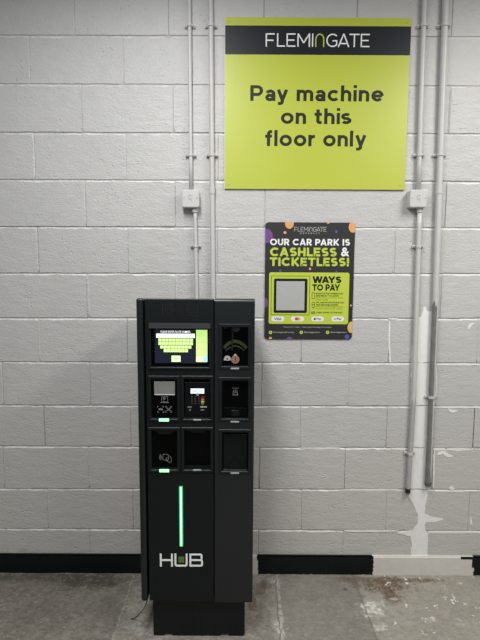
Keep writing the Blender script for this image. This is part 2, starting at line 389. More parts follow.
def letters(bm, chars, w, x0, x1, z0, z1, yf, yb, gap=.13, rng=None):
    """set a line to fill x0..x1, cap height z0..z1"""
    KERN = {'GA': -.12, 'AT': -.17, 'TE': -.05, 'PA': -.10, 'AY': -.16, 'WA': -.12, 'LE': -.03, 'TO': -.06, 'AR': -.02, 'CA': -.05, 'FL': .04, 'ay': -.05, 'hi': .0}
    G = [glyph(c, w) for c in chars]
    G = [(g[0]+(KERN.get(chars[i]+chars[i+1], 0) if i+1 < len(chars) else 0), g[1]) for i, g in enumerate(G)]
    tot = sum(g[0] for g in G)+gap*(len(G)-1)
    sx = (x1-x0)/tot; sz = z1-z0; cur = 0; k = 0
    for i, (c, (adv, st)) in enumerate(zip(chars, G)):
        if rng is None or rng[0] <= i < rng[1]:
            for pl, cl in st:
                t = bmesh.new(); ribbon(t, pl, w, 0, 1, cl)
                for v in t.verts:
                    v.co = ((v.co.x+cur)*sx+x0, (yf if v.co.y < .5 else yb)-(k % 3)*2e-5, v.co.z*sz+z0)
                merge(bm, t); k += 1
        cur += adv+gap
def text(bm, s, x0, x1, z0, z1, yf, bold=0.0):
    """small print from the built-in face, fitted to a rectangle"""
    cu = bpy.data.curves.new('t', 'FONT'); cu.body = s; cu.offset = bold; cu.resolution_u = 3
    o = bpy.data.objects.new('t', cu); COL.objects.link(o)
    bpy.context.view_layer.update()
    me = bpy.data.meshes.new_from_object(o.evaluated_get(bpy.context.evaluated_depsgraph_get()))
    xs = [v.co.x for v in me.vertices]; zs = [v.co.y for v in me.vertices]
    a, b, c, d = min(xs), max(xs), min(zs), max(zs)
    for v in me.vertices: v.co = (x0+(v.co.x-a)/(b-a)*(x1-x0), yf, z0+(v.co.y-c)/(d-c)*(z1-z0))
    bm.from_mesh(me); bpy.data.meshes.remove(me); bpy.data.objects.remove(o); bpy.data.curves.remove(cu)
def B(): return bmesh.new()

# ------------------------------------------------------------------ the wall
JZ = [(3.4031, 0.0023), (3.1781, 0.0023), (2.9531, 0.0023), (2.7281, 0.0023), (2.5056, 0.0012), (2.281, 0.0024), (2.0557, 0.0013), (1.8294, 0.003), (1.6006, 0.0045), (1.3752, 0.0047), (1.1472, 0.0028), (0.9202, 0.0028), (0.6982, 0.0003), (0.469, 0.0032), (0.2433, 0.0001), (0.0183, 0.0001)]
ROWS = [[-2.6, -2.475, -2.025, -1.575, -1.125, -0.675, -0.225, 0.225, 0.675, 1.125, 1.575, 2.025, 2.475, 2.9], [-2.6, -2.25, -1.8, -1.35, -0.9, -0.45, 0.0, 0.45, 0.9, 1.35, 1.8, 2.25, 2.7, 2.9], [-2.6, -2.4796, -2.0296, -1.5796, -1.1296, -0.6796, -0.2304, 0.2196, 0.6657, 1.1157, 1.5657, 2.0157, 2.4657, 2.9], [-2.6, -2.2513, -1.8013, -1.3513, -0.9013, -0.4554, -0.0054, 0.4446, 0.8946, 1.3446, 1.7946, 2.2446, 2.6946, 2.9], [-2.6, -2.4586, -2.0086, -1.5586, -1.1086, -0.6586, -0.2129, 0.2371, 0.6747, 1.1247, 1.5747, 2.0247, 2.4747, 2.9], [-2.6, -2.246, -1.796, -1.346, -0.896, -0.4475, 0.0025, 0.4525, 0.9025, 1.3525, 1.8025, 2.2525, 2.7025, 2.9], [-2.6, -2.4549, -2.0049, -1.5549, -1.1049, -0.6549, -0.2082, 0.237, 0.6833, 1.1311, 1.5811, 2.0311, 2.4811, 2.9], [-2.6, -2.2464, -1.7964, -1.3464, -0.8964, -0.4467, 0.0006, 0.4506, 0.888, 1.338, 1.788, 2.238, 2.688, 2.9], [-2.6, -2.4542, -2.0042, -1.5542, -1.1042, -0.6542, -0.2088, 0.2412, 0.6796, 1.1296, 1.5796, 2.0296, 2.4796, 2.9], [-2.6, -2.2594, -1.8094, -1.3594, -0.9094, -0.4594, -0.0197, 0.4303, 0.8782, 1.3282, 1.7782, 2.2282, 2.6782, 2.9], [-2.6, -2.4575, -2.0075, -1.5575, -1.1075, -0.6558, -0.2058, 0.2276, 0.6733, 1.1293, 1.5793, 2.0293, 2.4793, 2.9], [-2.6, -2.2487, -1.7987, -1.3487, -0.8987, -0.4487, -0.0172, 0.4328, 0.8802, 1.3355, 1.7855, 2.2355, 2.6855, 2.9], [-2.6, -2.4727, -2.0227, -1.5727, -1.1227, -0.6763, -0.2263, 0.2191, 0.6709, 1.1306, 1.5806, 2.0306, 2.4806, 2.9], [-2.6, -2.2473, -1.7973, -1.3473, -0.8973, -0.4473, -0.006, 0.444, 0.8947, 1.3349, 1.7849, 2.2349, 2.6849, 2.9], [-2.6, -2.4815, -2.0315, -1.5815, -1.1315, -0.6811, -0.2311, 0.2178, 0.6721, 1.1221, 1.5721, 2.0221, 2.4721, 2.9]]
def jz(i, x): return JZ[i][0]+JZ[i][1]*x
XL, XR = -2.6, 2.9
bm = B()
HW = .0062
for i in range(len(JZ)-1):
    xs = ROWS[i]
    for a, b in zip(xs, xs[1:]):
        top = lambda x: jz(i, x); bot = lambda x: jz(i+1, x)
        off = random.uniform(-.0010, .0010); sd = random.random()*50
        def side(p, q, n):
            return [(p[0]+(q[0]-p[0])*k/n, p[1]+(q[1]-p[1])*k/n) for k in range(n)]
        cor = [(a, bot(a)), (b, bot(b)), (b, top(b)), (a, top(a))]
        cx, cz = (a+b)/2, (bot(cx0 := (a+b)/2)+top(cx0))/2
        nx, nz = max(2, int((b-a)/.015)), 14
        per = side(cor[0], cor[1], nx)+side(cor[1], cor[2], nz)+side(cor[2], cor[3], nx)+side(cor[3], cor[0], nz)
        hx, hz = (b-a)/2, (top(cx0)-bot(cx0))/2
        vl, vr = random.choice([.6, .8, 1.5]), random.choice([.6, .8, 1.5])
        vdep = random.choice([.0040, .0030, .0018, .0018, -.0016])
        rings_ = []
        for ins, dep in ((0, 1), (.30, .97), (.52, .55), (.75, .12), (1.0, 0)):
            R_ = []
            for px, pz in per:
                wv = 1+.55*noise.noise(Vector((px*38, sd, pz*38)))+.5*noise.noise(Vector((px*9, sd+3, pz*9)))
                iz = ins*HW*(1.55 if pz > cz else .62)*wv; ix = ins*HW*.8*(vl if px < cx0 else vr)*wv
                fx = 1-ix/hx; fz = 1-iz/hz
                qx, qz = cx0+(px-cx0)*fx, cz+(pz-cz)*fz
                vert = abs(abs(px-cx0)-hx) < 1e-6 and abs(abs(pz-cz)-hz) > .004
                D = vdep if vert else .0050
                R_.append(bm.verts.new((qx, D*dep+off*(1-dep), qz)))
            rings_.append(R_)
        N = len(per)
        for A_, B_ in zip(rings_, rings_[1:]):
            for k in range(N):
                f = bm.faces.new((A_[k], A_[(k+1) % N], B_[(k+1) % N], B_[k])); f.smooth = True
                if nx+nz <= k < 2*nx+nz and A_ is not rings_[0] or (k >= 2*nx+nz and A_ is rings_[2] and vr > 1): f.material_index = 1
        bm.faces.new(rings_[-1])
bmesh.ops.remove_doubles(bm, verts=bm.verts[:], dist=1e-5)
# solid body behind the block faces
box(bm, XL, -.02, XR, 3.4, .0062, .12)
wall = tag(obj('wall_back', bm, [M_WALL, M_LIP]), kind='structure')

bm = B(); box(bm, XL, -3.4, XR, 0, 0, .1)
fl = bm; 
for v in fl.verts: v.co = (v.co.x, v.co.z+.06 if v.co.z > -1 else v.co.z-.6, -v.co.y)
floor = tag(obj('floor', fl, M_FLOOR), kind='structure')

# flaked, unpainted band left on the wall between the two right-hand conduits, and chips along the joints
def patch(bm, pts, seed, y=-.0012, rag=.004, step=.006):
    out = []
    for i in range(len(pts)):
        p, q = Vector(pts[i]), Vector(pts[(i+1) % len(pts)]); n = max(1, int((q-p).length/step)); nn = Vector((-(q-p).y, (q-p).x)).normalized()
        for k in range(n):
            s = p+(q-p)*k/n; d = noise.noise(Vector((s.x*70, s.y*70, seed)))*rag+noise.noise(Vector((s.x*22, s.y*22, seed+9)))*rag*1.2
            s = s+nn*d; out.append((s.x, s.y))
    prism(bm, out, y, .004)
bm = B()
for k, pl in enumerate([[(1.0332, 1.3916), (1.0412, 1.4374), (1.0537, 1.4426), (1.0627, 1.4121), (1.0878, 1.4174), (1.1032, 1.1537), (0.9929, 1.1531), (1.0032, 1.3813)], [(0.9931, 1.1494), (1.0982, 1.15), (1.1064, 0.9278), (1.0002, 0.9272)], [(1.0004, 0.923), (1.1014, 0.9235), (1.1068, 0.7028), (1.0048, 0.7023)], [(1.005, 0.6979), (1.1044, 0.6985), (1.1124, 0.4751), (1.0148, 0.4746)], [(1.0139, 0.4696), (1.1106, 0.4701), (1.105, 0.3865), (1.0986, 0.3419), (1.1302, 0.3253), (1.1731, 0.3172), (1.2001, 0.3089), (1.1636, 0.2947), (1.1157, 0.2945), (1.1057, 0.2804), (1.1097, 0.2524), (1.1244, 0.2243), (1.1278, 0.0969), (1.0393, 0.0965), (1.0391, 0.1618), (1.0316, 0.2097), (0.9964, 0.2208), (0.9614, 0.2291), (0.9957, 0.2377), (1.0379, 0.2492), (1.0682, 0.2858), (1.0678, 0.3306), (1.0485, 0.3695), (1.0338, 0.4028), (1.0138, 0.4359)], [(0.8803, 1.1467), (0.9316, 1.1481), (0.9829, 1.1473), (0.9807, 1.139), (0.9321, 1.1366), (0.8832, 1.1384)], [(1.1215, 1.1452), (1.2292, 1.1468), (1.337, 1.1464), (1.3348, 1.1396), (1.2297, 1.1369), (1.1244, 1.1384)], [(1.1326, 0.9218), (1.2439, 0.9235), (1.3553, 0.923), (1.3532, 0.9151), (1.2445, 0.9124), (1.1356, 0.9139)], [(1.2013, 0.6958), (1.2614, 0.6972), (1.3216, 0.6964), (1.3194, 0.6888), (1.262, 0.6863), (1.2043, 0.6882)], [(1.128, 0.697), (1.1593, 0.6982), (1.1908, 0.6973), (1.1886, 0.6886), (1.1599, 0.6863), (1.1311, 0.6883)], [(0.9083, 0.6963), (0.9527, 0.6977), (0.9972, 0.6968), (0.9949, 0.6903), (0.9531, 0.6879), (0.9112, 0.6899)], [(0.4324, 0.6965), (0.5369, 0.6981), (0.6415, 0.6976), (0.6391, 0.6933), (0.5371, 0.6906), (0.4351, 0.6922)], [(0.6756, 0.2431), (0.8195, 0.2449), (0.9634, 0.2446), (0.9611, 0.2373), (0.8198, 0.2343), (0.6784, 0.2358)], [(1.1237, 0.2395), (1.2569, 0.2414), (1.3903, 0.2409), (1.3881, 0.233), (1.2575, 0.2301), (1.1267, 0.2317)], [(0.6637, 0.4708), (0.8089, 0.4726), (0.9541, 0.4723), (0.9517, 0.4673), (0.8092, 0.4644), (0.6665, 0.4658)], [(1.1445, 0.467), (1.2554, 0.4687), (1.3664, 0.4682), (1.364, 0.4626), (1.2559, 0.4599), (1.1474, 0.4615)], [(0.8662, 1.379), (0.8916, 1.3802), (0.917, 1.3793), (0.9147, 1.3742), (0.8919, 1.372), (0.869, 1.3739)], [(1.0392, 0.0979), (1.0847, 0.0993), (1.1304, 0.0984), (1.1281, 0.0898), (1.0853, 0.0873), (1.0422, 0.0894)], [(0.8718, 1.3652), (0.8784, 1.3653), (0.8807, 1.2421), (0.8903, 1.1541), (0.8816, 1.154), (0.8716, 1.2678)], [(1.1221, 1.1345), (1.1272, 1.1345), (1.1309, 0.9983), (1.1268, 0.9348), (1.1247, 0.9348), (1.1249, 1.0351)], [(1.2724, 1.3368), (1.2891, 1.3548), (1.3093, 1.3574), (1.2923, 1.3445), (1.2782, 1.324)], [(1.1551, 0.6776), (1.1863, 0.6832), (1.2133, 0.6671), (1.235, 0.6536), (1.2037, 0.6508), (1.1819, 0.6669), (1.1507, 0.6613)], [(1.13, 0.6558), (1.1347, 0.6884), (1.1389, 0.6884), (1.1433, 0.4918), (1.1367, 0.4752)], [(1.1955, 0.9086), (1.2479, 0.8983), (1.2173, 0.8875), (1.2013, 0.8954)], [(1.223, 0.4812), (1.2383, 0.4923), (1.255, 0.4759), (1.2341, 0.4708)], [(1.344, 0.3041), (1.3504, 0.3321), (1.3556, 0.2874), (1.3483, 0.2761)]]): patch(bm, pl, k*3.7, rag=.004 if k < 5 else .0016, y=-.0012-.00004*k)
obj('flaked_patch', bm, WHITE_P, wall)['label'] = 'flaked white band of bare primer'

SKH = 0.105
# low skirting, pale where bare, painted black elsewhere
SZ = lambda x: SKH-.003+(.0012*x)
bm = B()
prism(bm, [(XL, 0), (XR, 0), (XR, SZ(XR)), (XL, SZ(XL))], -.014, .004)
bmesh.ops.bevel(bm, geom=[e for e in bm.edges if all(v.co.y < -.01 and v.co.z > .05 for v in e.verts)], offset=.005, segments=2, affect='EDGES')
for xj in (0.978, 1.2364):
    box(bm, xj-.0008, .002, xj+.0008, .098, -.0146, -.010)
base = tag(obj('baseboard_back', bm, BOARD), kind='structure')
def coat(x0, x1, ragl, ragr, z0=.002, z1=None):
    """a black coat over face and top of the skirting with hand-cut ends"""
    bm = B(); n = 26; L = []; R = []
    for k in range(n+1):
        z = z0+(SKH+.001-z0)*k/n
        L.append((x0+(noise.noise(Vector((z*120, 1, x0)))*.006-.5*(z > SKH-.02)*.012 if ragl else 0), z))
        R.append((x1+(noise.noise(Vector((z*120, 7, x1)))*.006+.5*(z > .02)*.004 if ragr else 0), z))
    bot = [(x0+(x1-x0)*k/60, z0+abs(noise.noise(Vector((k*.9, x0, 4))))*.004) for k in range(1, 60)]
    prism(bm, L[::-1]+bot+R, -.0158, -.0125)
    box(bm, x0-.004*ragl, SKH-.0018, x1-.004*ragr, SKH+.001, -.0158, -.001)
    return bm
for x0, x1, rl, rr_ in ((XL, -0.0927, 0, 0), (0.219, 0.8317, 1, 1)):
    obj('black_paint', coat(x0, x1, rl, rr_), BLACKP, base)['label'] = 'black painted stretch of skirting'
bm = coat(1.372, XR, 1, 0)
box(bm, 1.2999, SKH-.014, 1.3777, SKH+.0005, -.0156, -.0125, .002, 1)
box(bm, 1.3612, SKH*.42, 1.3908, SKH-.0135, -.0156, -.0125, .002, 1)
obj('black_paint', bm, BLACKP, base)['label'] = 'black painted stretch with ragged edge'

# ------------------------------------------------------------------ conduits and their boxes
def clip_part(parent, x, z, r, m=PIPE):
    bm = B()
    # saddle: strap over the pipe, two ears and a spacer base
    for s in (-1, 1):
        box(bm, min(x+s*(r+.002), x+s*(r+.0165)), z-.007, max(x+s*(r+.002), x+s*(r+.0165)), z+.007, -.012, .0, .002, 2)
    a = []
    for sz in (-.0065, .0065):
        for rad in (r+.0036, r+.0010):
            a.append([bm.verts.new((x+rad*math.cos(PI*k/12), -.017-rad*math.sin(PI*k/12), z+sz)) for k in range(13)])
    for k in range(12):
        bm.faces.new((a[0][k], a[0][k+1], a[2][k+1], a[2][k])); bm.faces.new((a[1][k], a[3][k], a[3][k+1], a[1][k+1]))
        bm.faces.new((a[0][k], a[1][k], a[1][k+1], a[0][k+1])); bm.faces.new((a[2][k], a[2][k+1], a[3][k+1], a[3][k]))
    cl = obj('saddle_clip', bm, m, parent)
    for s in (-1, 1):
        bm = B(); disc(bm, x+s*(r+.0095), z-.001, .0034, -.0165, -.011)
        obj('screw', bm, SCREW, cl)
    return cl
PY = -.017
def conduit(label, r, pts, clips, m=PIPE, lower=None, span=(0, 360), cap=None, coupler=None, group=None):
    """pts top to bottom, (x, z)"""
    bm = B(); n = 26
    (xa, za), (xb, zb) = pts[0], pts[-1]
    path = []
    for (x0, z0), (x1, z1) in zip(pts, pts[1:]):
        for k in range(10): path.append((x0+(x1-x0)*k/10, PY, z0+(z1-z0)*k/10))
    path.append((xb, PY, zb))
    X = lambda z: next((x0+(x1-x0)*(z-z0)/(z1-z0) for (x0, z0), (x1, z1) in zip(pts, pts[1:]) if z1 <= z <= z0), xb)
    tube(bm, path, r, 20)
    o = obj('conduit_pipe', bm, m, None, True)
    tag(o, label, 'conduit', group)
    for f in o.data.polygons:
        if len(f.vertices) > 4: f.use_smooth = False
    for z in clips: clip_part(o, X(z), z, r, m)
    if coupler:
        bm = B(); tube(bm, [(X(coupler), PY, coupler+.02), (X(coupler), PY, coupler-.02)], r+.0022, 20)
        obj('coupler', bm, m, o)
    if lower:
        z0, z1, lm = lower
        bm = B(); nn = 24; N = 20; rg = []
        for k in range(nn+1):
            z = z0+(z1-z0)*k/nn; row = []
            for j in range(N+1):
                a = math.radians(span[0]+(span[1]-span[0])*j/N+(9*noise.noise(Vector((z*9, j, 1))) if span[1]-span[0] < 360 and j in (0, N) else 0)); zz = z+(.05*noise.noise(Vector((math.cos(a)*2, math.sin(a)*2, 3.3))) if k == 0 else 0)
                row.append(bm.verts.new((X(zz)+(r+.0006)*math.cos(a), PY+(r+.0006)*math.sin(a), zz)))
            rg.append(row)
        for p, q in zip(rg, rg[1:]):
            for j in range(N): bm.faces.new((p[j], p[j+1], q[j+1], q[j]))
        bmesh.ops.remove_doubles(bm, verts=bm.verts[:], dist=1e-6)
        obj('bare_section', bm, lm, o, True)['label'] = 'grey stretch with worn paint'
    if cap:
        zc, h, cm = cap; bm = B()
        tube(bm, [(X(zc), PY, zc+h*.6), (X(zc), PY, zc-h*.4+.003), (X(zc), PY, zc-h*.4)], [r+.0018, r+.0018, r-.001], 18)
        obj('end_cap', bm, cm, o)
    return o
def junction_box(label, x, z, inlet):
    s = .0425
    root = empty('junction_box', (x, 0, z)); tag(root, label, 'electrical box')
    bm = B(); t = B(); prism(t, rr(x-s, z-s, x+s, z+s, .010), -.036, -.001); merge(bm, t); obj('back_box', bm, BOXM, root)
    bm = B(); loops = []
    for ins, y in ((0, -.0361), (0, -.043), (.0012, -.0456), (.004, -.047)):
        loops.append([bm.verts.new((px, y, pz)) for px, pz in rr(x-s+ins, z-s+ins, x+s-ins, z+s-ins, .010)])
    for p, q in zip(loops, loops[1:]):
        for k in range(len(p)): bm.faces.new((p[k], p[(k+1) % len(p)], q[(k+1) % len(p)], q[k]))
    bm.faces.new(loops[-1]); bm.faces.new(loops[0])
    cv = obj('cover', bm, BOXM, root)
    for sx in (-1, 1):
        bm = B(); disc(bm, x+sx*.031, z+.001, .0032, -.0475, -.0455); obj('screw', bm, SCREW, cv)
    bm = B(); ribbon(bm, [(x+.009, z+.014), (x-.008, z+.014), (x-.008, z-.003), (x+.004, z-.003)], .0028, -.0478, -.046)
    ribbon(bm, [(x+.003, z+.004), (x+.003, z-.012), (x+.010, z-.012)], .0022, -.0477, -.046)
    obj('moulded_mark', bm, MARK, cv)
    bm = B(); tube(bm, [(inlet, PY, z-s+.004), (inlet, PY, z-s-.020)], .0155, 18); obj('bush', bm, BOXM, root)
    return root
ZTOP = 3.3
LB = (-0.1279, 1.9605); RB = (0.9771, 1.9667)
conduit('upper left thin painted conduit running down into the left junction box', .0096,
        [(-.1325, ZTOP), (-0.1283, LB[1]+.043)], [2.7649, 2.1721])
conduit('painted conduit dropping from the left junction box behind the pay machine', .0096,
        [(-0.1091, LB[1]-.043), (-0.1027, 1.4776), (-0.1021, 1.20)], [1.7352])
conduit('thicker straight painted conduit just right of the left junction box', .0122,
        [(-.0335, ZTOP), (-0.021, 1.478), (-.0175, 1.20)], [2.7655, 2.1726], coupler=2.0066)
conduit('painted conduit right of the lime sign ending in the right junction box', .0115,
        [(0.9716-.004, ZTOP), (0.985, RB[1]+.043)], [2.7711, 2.1782])
conduit('painted conduit hanging below the right junction box with a black open end', .0115,
        [(0.9952, RB[1]-.043), (1.0081, 0.9602), (0.9991, 0.4556)], [1.7388, 0.6757],
        lower=(0.9602, 0.4776, PIPEW), cap=(0.4721, .026, BLACKCAP))
conduit('rightmost and thickest conduit with a bare grey lower half', .0150,
        [(1.075-.008, ZTOP), (1.0836, 2.2023), (1.0952, 1.4741), (1.103, 0.5)],
        [2.7717, 2.1788, 0.9764], coupler=2.0128,
        lower=(1.464, 0.5, GALV), span=(95, 282), cap=(0.5109, .020, GREYCAP))
junction_box('square painted junction box on the thin conduits above the pay machine', LB[0], LB[1], -0.1091)
junction_box('square painted junction box beside the lower right corner of the lime sign', RB[0], RB[1], 0.9952)

# ------------------------------------------------------------------ the lime sign
SY = -.009
sx0, sz0, sx1, sz1 = (0.0355, 2.0148, 0.9194, 2.8078)
sign = empty('wall_sign', ((sx0+sx1)/2, 0, (sz0+sz1)/2))
tag(sign, 'large lime green sign reading Pay machine on this floor only', 'sign')
bm = B(); box(bm, sx0, sz0, sx1, sz1, SY+.0006, .0008); obj('backing_sheet', bm, SIGNEDGE, sign)
bm = B(); box(bm, sx0+.0015, sz0, sx1, sz1, SY, SY+.0006); obj('sign_face', bm, LIME, sign)
bz1, bz0 = 2.7708, 2.6404
bm = B(); box(bm, sx0+.0015, bz0, sx1, bz1, SY-.0003, SY); band = obj('header_band', bm, SIGNDARK, sign)
LOGO = ['F', 'L', 'E', 'M', 'I', 'n_arch', 'G', 'A', 'T', 'E']
for a, b, m, lab in ((0, 5, WHITE, 'thin white capitals left of the lime arch'), (5, 6, LIME, 'lime arch standing for the letter N'), (6, 10, WHITE, 'thin white capitals right of the lime arch')):
    bm = B(); letters(bm, LOGO, .098, 0.2299, 0.7242, 2.6761, 2.7364, SY-.0006, SY-.0002, gap=.155, rng=(a, b))
    obj('lettering', bm, m, band)['label'] = lab
for s, (u0, u1, vb, vt) in (('Pay machine', (0.1586, 0.8009, 2.4288, 2.5006)), ('on this', (0.3078, 0.6453, 2.323, 2.3946)), ('floor only', (0.2326, 0.7243, 2.2186, 2.2918))):
    k = s.index(' ')
    for a, b in ((0, k), (k+1, len(s))):
        bm = B(); letters(bm, s, .195, u0, u1, vb, vt, SY-.0004, SY, gap=.12, rng=(a, b))
        obj('lettering', bm, SIGNTXT, sign)['label'] = 'dark word ' + s[a:b]
for cx, cz in ((sx0+.018, sz0+.022), (sx1-.020, sz0+.022), (sx0+.018, sz1-.018), (sx1-.020, sz1-.018)):
    bm = B(); disc(bm, cx, cz, .0055, SY-.002, SY); obj('screw_cap', bm, LIME, sign)

# ------------------------------------------------------------------ the dark poster
QY = -.006
px0, pz0, px1, pz1 = (0.2384, 1.2706, 0.6837, 1.8547)
post = empty('notice_board', ((px0+px1)/2, 0, (pz0+pz1)/2))
tag(post, 'dark poster reading our car park is cashless and ticketless', 'poster')
OUT = rr(px0, pz0, px1, pz1, .017)
bm = B(); prism(bm, OUT, QY, .0008); obj('panel', bm, POSTER, post)
bx0, bz0_, bx1, bz1_ = (0.2601, 1.3483, 0.6627, 1.6079)
bm = B(); prism(bm, rr(bx0, bz0_, bx1, bz1_, .010), QY-.0003, QY); lime = obj('lime_panel', bm, PLIME, post)
L1 = QY-.0003; L2 = QY-.0006; L3 = QY-.0009; L4 = QY-.0012
a = (0.2715, 1.3946, 0.4648, 1.5899)
bm = B(); ribbon(bm, rr(*a, .002), .0022, L2, L1, True); obj('outline', bm, SIGNDARK, lime)
a = (0.2846, 1.4038, 0.4528, 1.5769)
bm = B(); prism(bm, rr(*a, .007), L2, L1); fr = obj('black_square', bm, SIGNDARK, lime)
def line_text(parent, m, s, u, y, bold=0.0, lab=None, name='lettering'):
    bm = B(); text(bm, s, u[0], u[1], u[2], u[3], y, bold)
    o = obj(name, bm, m, parent)
    if lab: o['label'] = lab
a = (0.2972, 1.4175, 0.4392, 1.5639)
bm = B(); box(bm, *a, L3, L2); obj('pale_square', bm, PPALE, post)
def heading(parent, m, s, r4, w, lab, gap=.12):
    bm = B(); letters(bm, s, w, r4[0], r4[2], r4[1], r4[3], QY-.0004, QY, gap=gap) if parent is post else letters(bm, s, w, r4[0], r4[2], r4[1], r4[3], L2, L1, gap=gap)
    obj('lettering', bm, m, parent)['label'] = lab
heading(post, PTEXT, ['F', 'L', 'E', 'M', 'I', 'n_arch', 'G', 'A', 'T', 'E'], (0.3815, 1.8098, 0.5418, 1.8323), .12, 'small grey capitals with an arched N')
line_text(post, PTEXT, 'B  E  V  E  R  L  E  Y', (0.4122, 0.51, 1.7975, 1.8054), QY-.0004, .03, 'tiny spaced grey word under the logo')
heading(post, WHITE, 'OUR CAR PARK IS', (0.2622, 1.7421, 0.6603, 1.774), .23, 'white bold first line')
heading(post, PLIME, 'CASHLESS', (0.2628, 1.6881, 0.5959, 1.731), .24, 'lime word CASHLESS')
line_text(post, WHITE, '&', (0.6169, 0.6588, 1.6888, 1.7332), QY-.0004, .03, 'white ampersand')
heading(post, PLIME, 'TICKETLESS!', (0.2624, 1.6397, 0.6583, 1.6818), .24, 'lime word TICKETLESS!')
heading(lime, SIGNDARK, 'WAYS', (0.4787, 1.5559, 0.6228, 1.5889), .26, 'dark word WAYS', .06)
heading(lime, SIGNDARK, 'TO PAY', (0.4776, 1.5173, 0.6158, 1.5494), .24, 'dark words TO PAY', .08)
for s, r4, bd in (('SCAN TO PAY WHEN YOU', (0.4959, 0.6328, 1.4988, 1.5073), .03), ('ARE READY TO LEAVE', (0.4961, 0.6105, 1.4877, 1.4957), .03),
                  ('Pay by phone at any time during', (0.4964, 0.6334, 1.4777, 1.4847), 0), ('your stay', (0.4966, 0.5581, 1.4674, 1.4744), 0),
                  ('OR, USE PAYSTATIONS ON', (0.4969, 0.6366, 1.4529, 1.4615), .03), ('THE GROUND FLOOR', (0.4972, 0.6092, 1.4417, 1.4498), .03),
                  ('Enter your number plate and pay', (0.4974, 0.6347, 1.4327, 1.4393), 0), ('by card or coins at the machine', (0.4976, 0.6325, 1.4231, 1.4297), 0),
                  ('THEN, DRIVE TO THE EXIT', (0.499, 0.633, 1.4023, 1.4109), .03)):
    line_text(lime, SIGNTXT, s, r4, L2, bd)
for kind, r4 in (('phone', (0.477, 1.4762, 0.4901, 1.5064)), ('kiosk', (0.478, 1.4328, 0.4911, 1.458)), ('car', (0.4768, 1.4014, 0.494, 1.4105))):
    bm = B(); ribbon(bm, rr(*r4, .0025), .0022, L2, L1, True)
    if kind == 'kiosk': box(bm, (r4[0]+r4[2])/2-.0015, r4[1]-.006, (r4[0]+r4[2])/2+.0015, r4[1], L2, L1); box(bm, r4[0], (r4[1]+r4[3])/2, r4[2], (r4[1]+r4[3])/2+.003, L2, L1)
    if kind == 'car': box(bm, r4[0], (r4[1]+r4[3])/2-.001, r4[2], (r4[1]+r4[3])/2+.001, L2, L1)
    obj('icon', bm, SIGNTXT, lime)
pills = [(0.2745, 1.3612, 0.3393, 1.3857), (0.3732, 1.3618, 0.439, 1.3862), (0.4765, 1.3623, 0.5387, 1.3868), (0.5782, 1.3629, 0.6415, 1.3873)]
for k, r4 in enumerate(pills):
    bm = B(); prism(bm, rr(*r4, (r4[3]-r4[1])*.48), L2, L1)
    b_ = obj('payment_badge', bm, WHITE, lime); x0, z0, x1, z1 = r4; w, h = x1-x0, z1-z0
    def put(m, fn, dy=0):
        bm = B(); fn(bm); me = None
        bmesh.ops.recalc_face_normals(bm, faces=bm.faces[:])
        # sub-part of the badge is kept in the badge mesh as a second material
        tmp = bpy.data.meshes.new('tmp'); bm.to_mesh(tmp); bm.free()
        b2 = bmesh.new(); b2.from_mesh(b_.data); n0 = len(b2.faces)
        off = Vector(post.location)
        nv = len(b2.verts); b2.from_mesh(tmp); b2.verts.ensure_lookup_table(); b2.faces.ensure_lookup_table()
        for v in b2.verts[nv:]: v.co -= off
        b_.data.materials.append(m); ix = len(b_.data.materials)-1
        for f in b2.faces[n0:]: f.material_index = ix
        b2.to_mesh(b_.data); b2.free(); bpy.data.meshes.remove(tmp)
    if k == 0: put(NAVY, lambda bm: text(bm, 'VISA', x0+.20*w, x1-.20*w, z0+.25*h, z1-.25*h, L3, .03)); b_['label'] = 'white badge with dark blue capitals'
    if k == 1:
        put(RED, lambda bm: disc(bm, x0+.42*w, z0+.5*h, .34*h, L3, L2)); put(ORANGE, lambda bm: disc(bm, x0+.60*w, z0+.5*h, .34*h, L3+.0001, L2))
        b_['label'] = 'white badge with overlapping red and orange discs'
    if k == 2:
        put(SIGNDARK, lambda bm: (disc(bm, x0+.27*w, z0+.46*h, .22*h, L3, L2), prism(bm, ellipse(x0+.30*w, z0+.76*h, .06*h, .11*h, 8), L3, L2)))
        put(SIGNDARK, lambda bm: text(bm, 'Pay', x0+.42*w, x1-.18*w, z0+.20*h, z1-.26*h, L3, .02)); b_['label'] = 'white badge with black round mark and Pay'
    if k == 3:
        put(BLUE, lambda bm: ribbon(bm, arc(x0+.27*w, z0+.5*h, .17*h, .17*h, 50, 360, 14)+[(x0+.27*w, z0+.5*h)], .08*h, L3, L2))
        put(SIGNDARK, lambda bm: text(bm, 'Pay', x0+.42*w, x1-.18*w, z0+.20*h, z1-.26*h, L3, .02)); b_['label'] = 'white badge with blue ring and Pay'
line_text(post, PTEXT, 'Please park in bays  /  Rates apply including bank holidays', (0.3364, 0.5809, 1.3284, 1.3356), QY-.0004, .01)
for (u, r4, s) in (((0.2703, 1.3044), (0.285, 0.3906, 1.3001, 1.3094), 'flemingatebeverley'), ((0.4267, 1.3052), (0.4419, 0.5231, 1.3009, 1.3101), 'flemingatebev'), ((0.5602, 1.306), (0.5755, 0.6577, 1.3017, 1.3109), 'flemingatebev')):
    bm = B(); disc(bm, u[0], u[1], .0088, QY-.0003, QY, 18); ic = obj('social_icon', bm, PLIME, post)
    bm = B(); box(bm, u[0]-.0012, u[1]-.004, u[0]+.0012, u[1]+.0045, QY-.0005, QY-.0002); obj('glyph', bm, SIGNDARK, ic)
    line_text(post, PTEXT, s, r4, QY-.0004, .01)
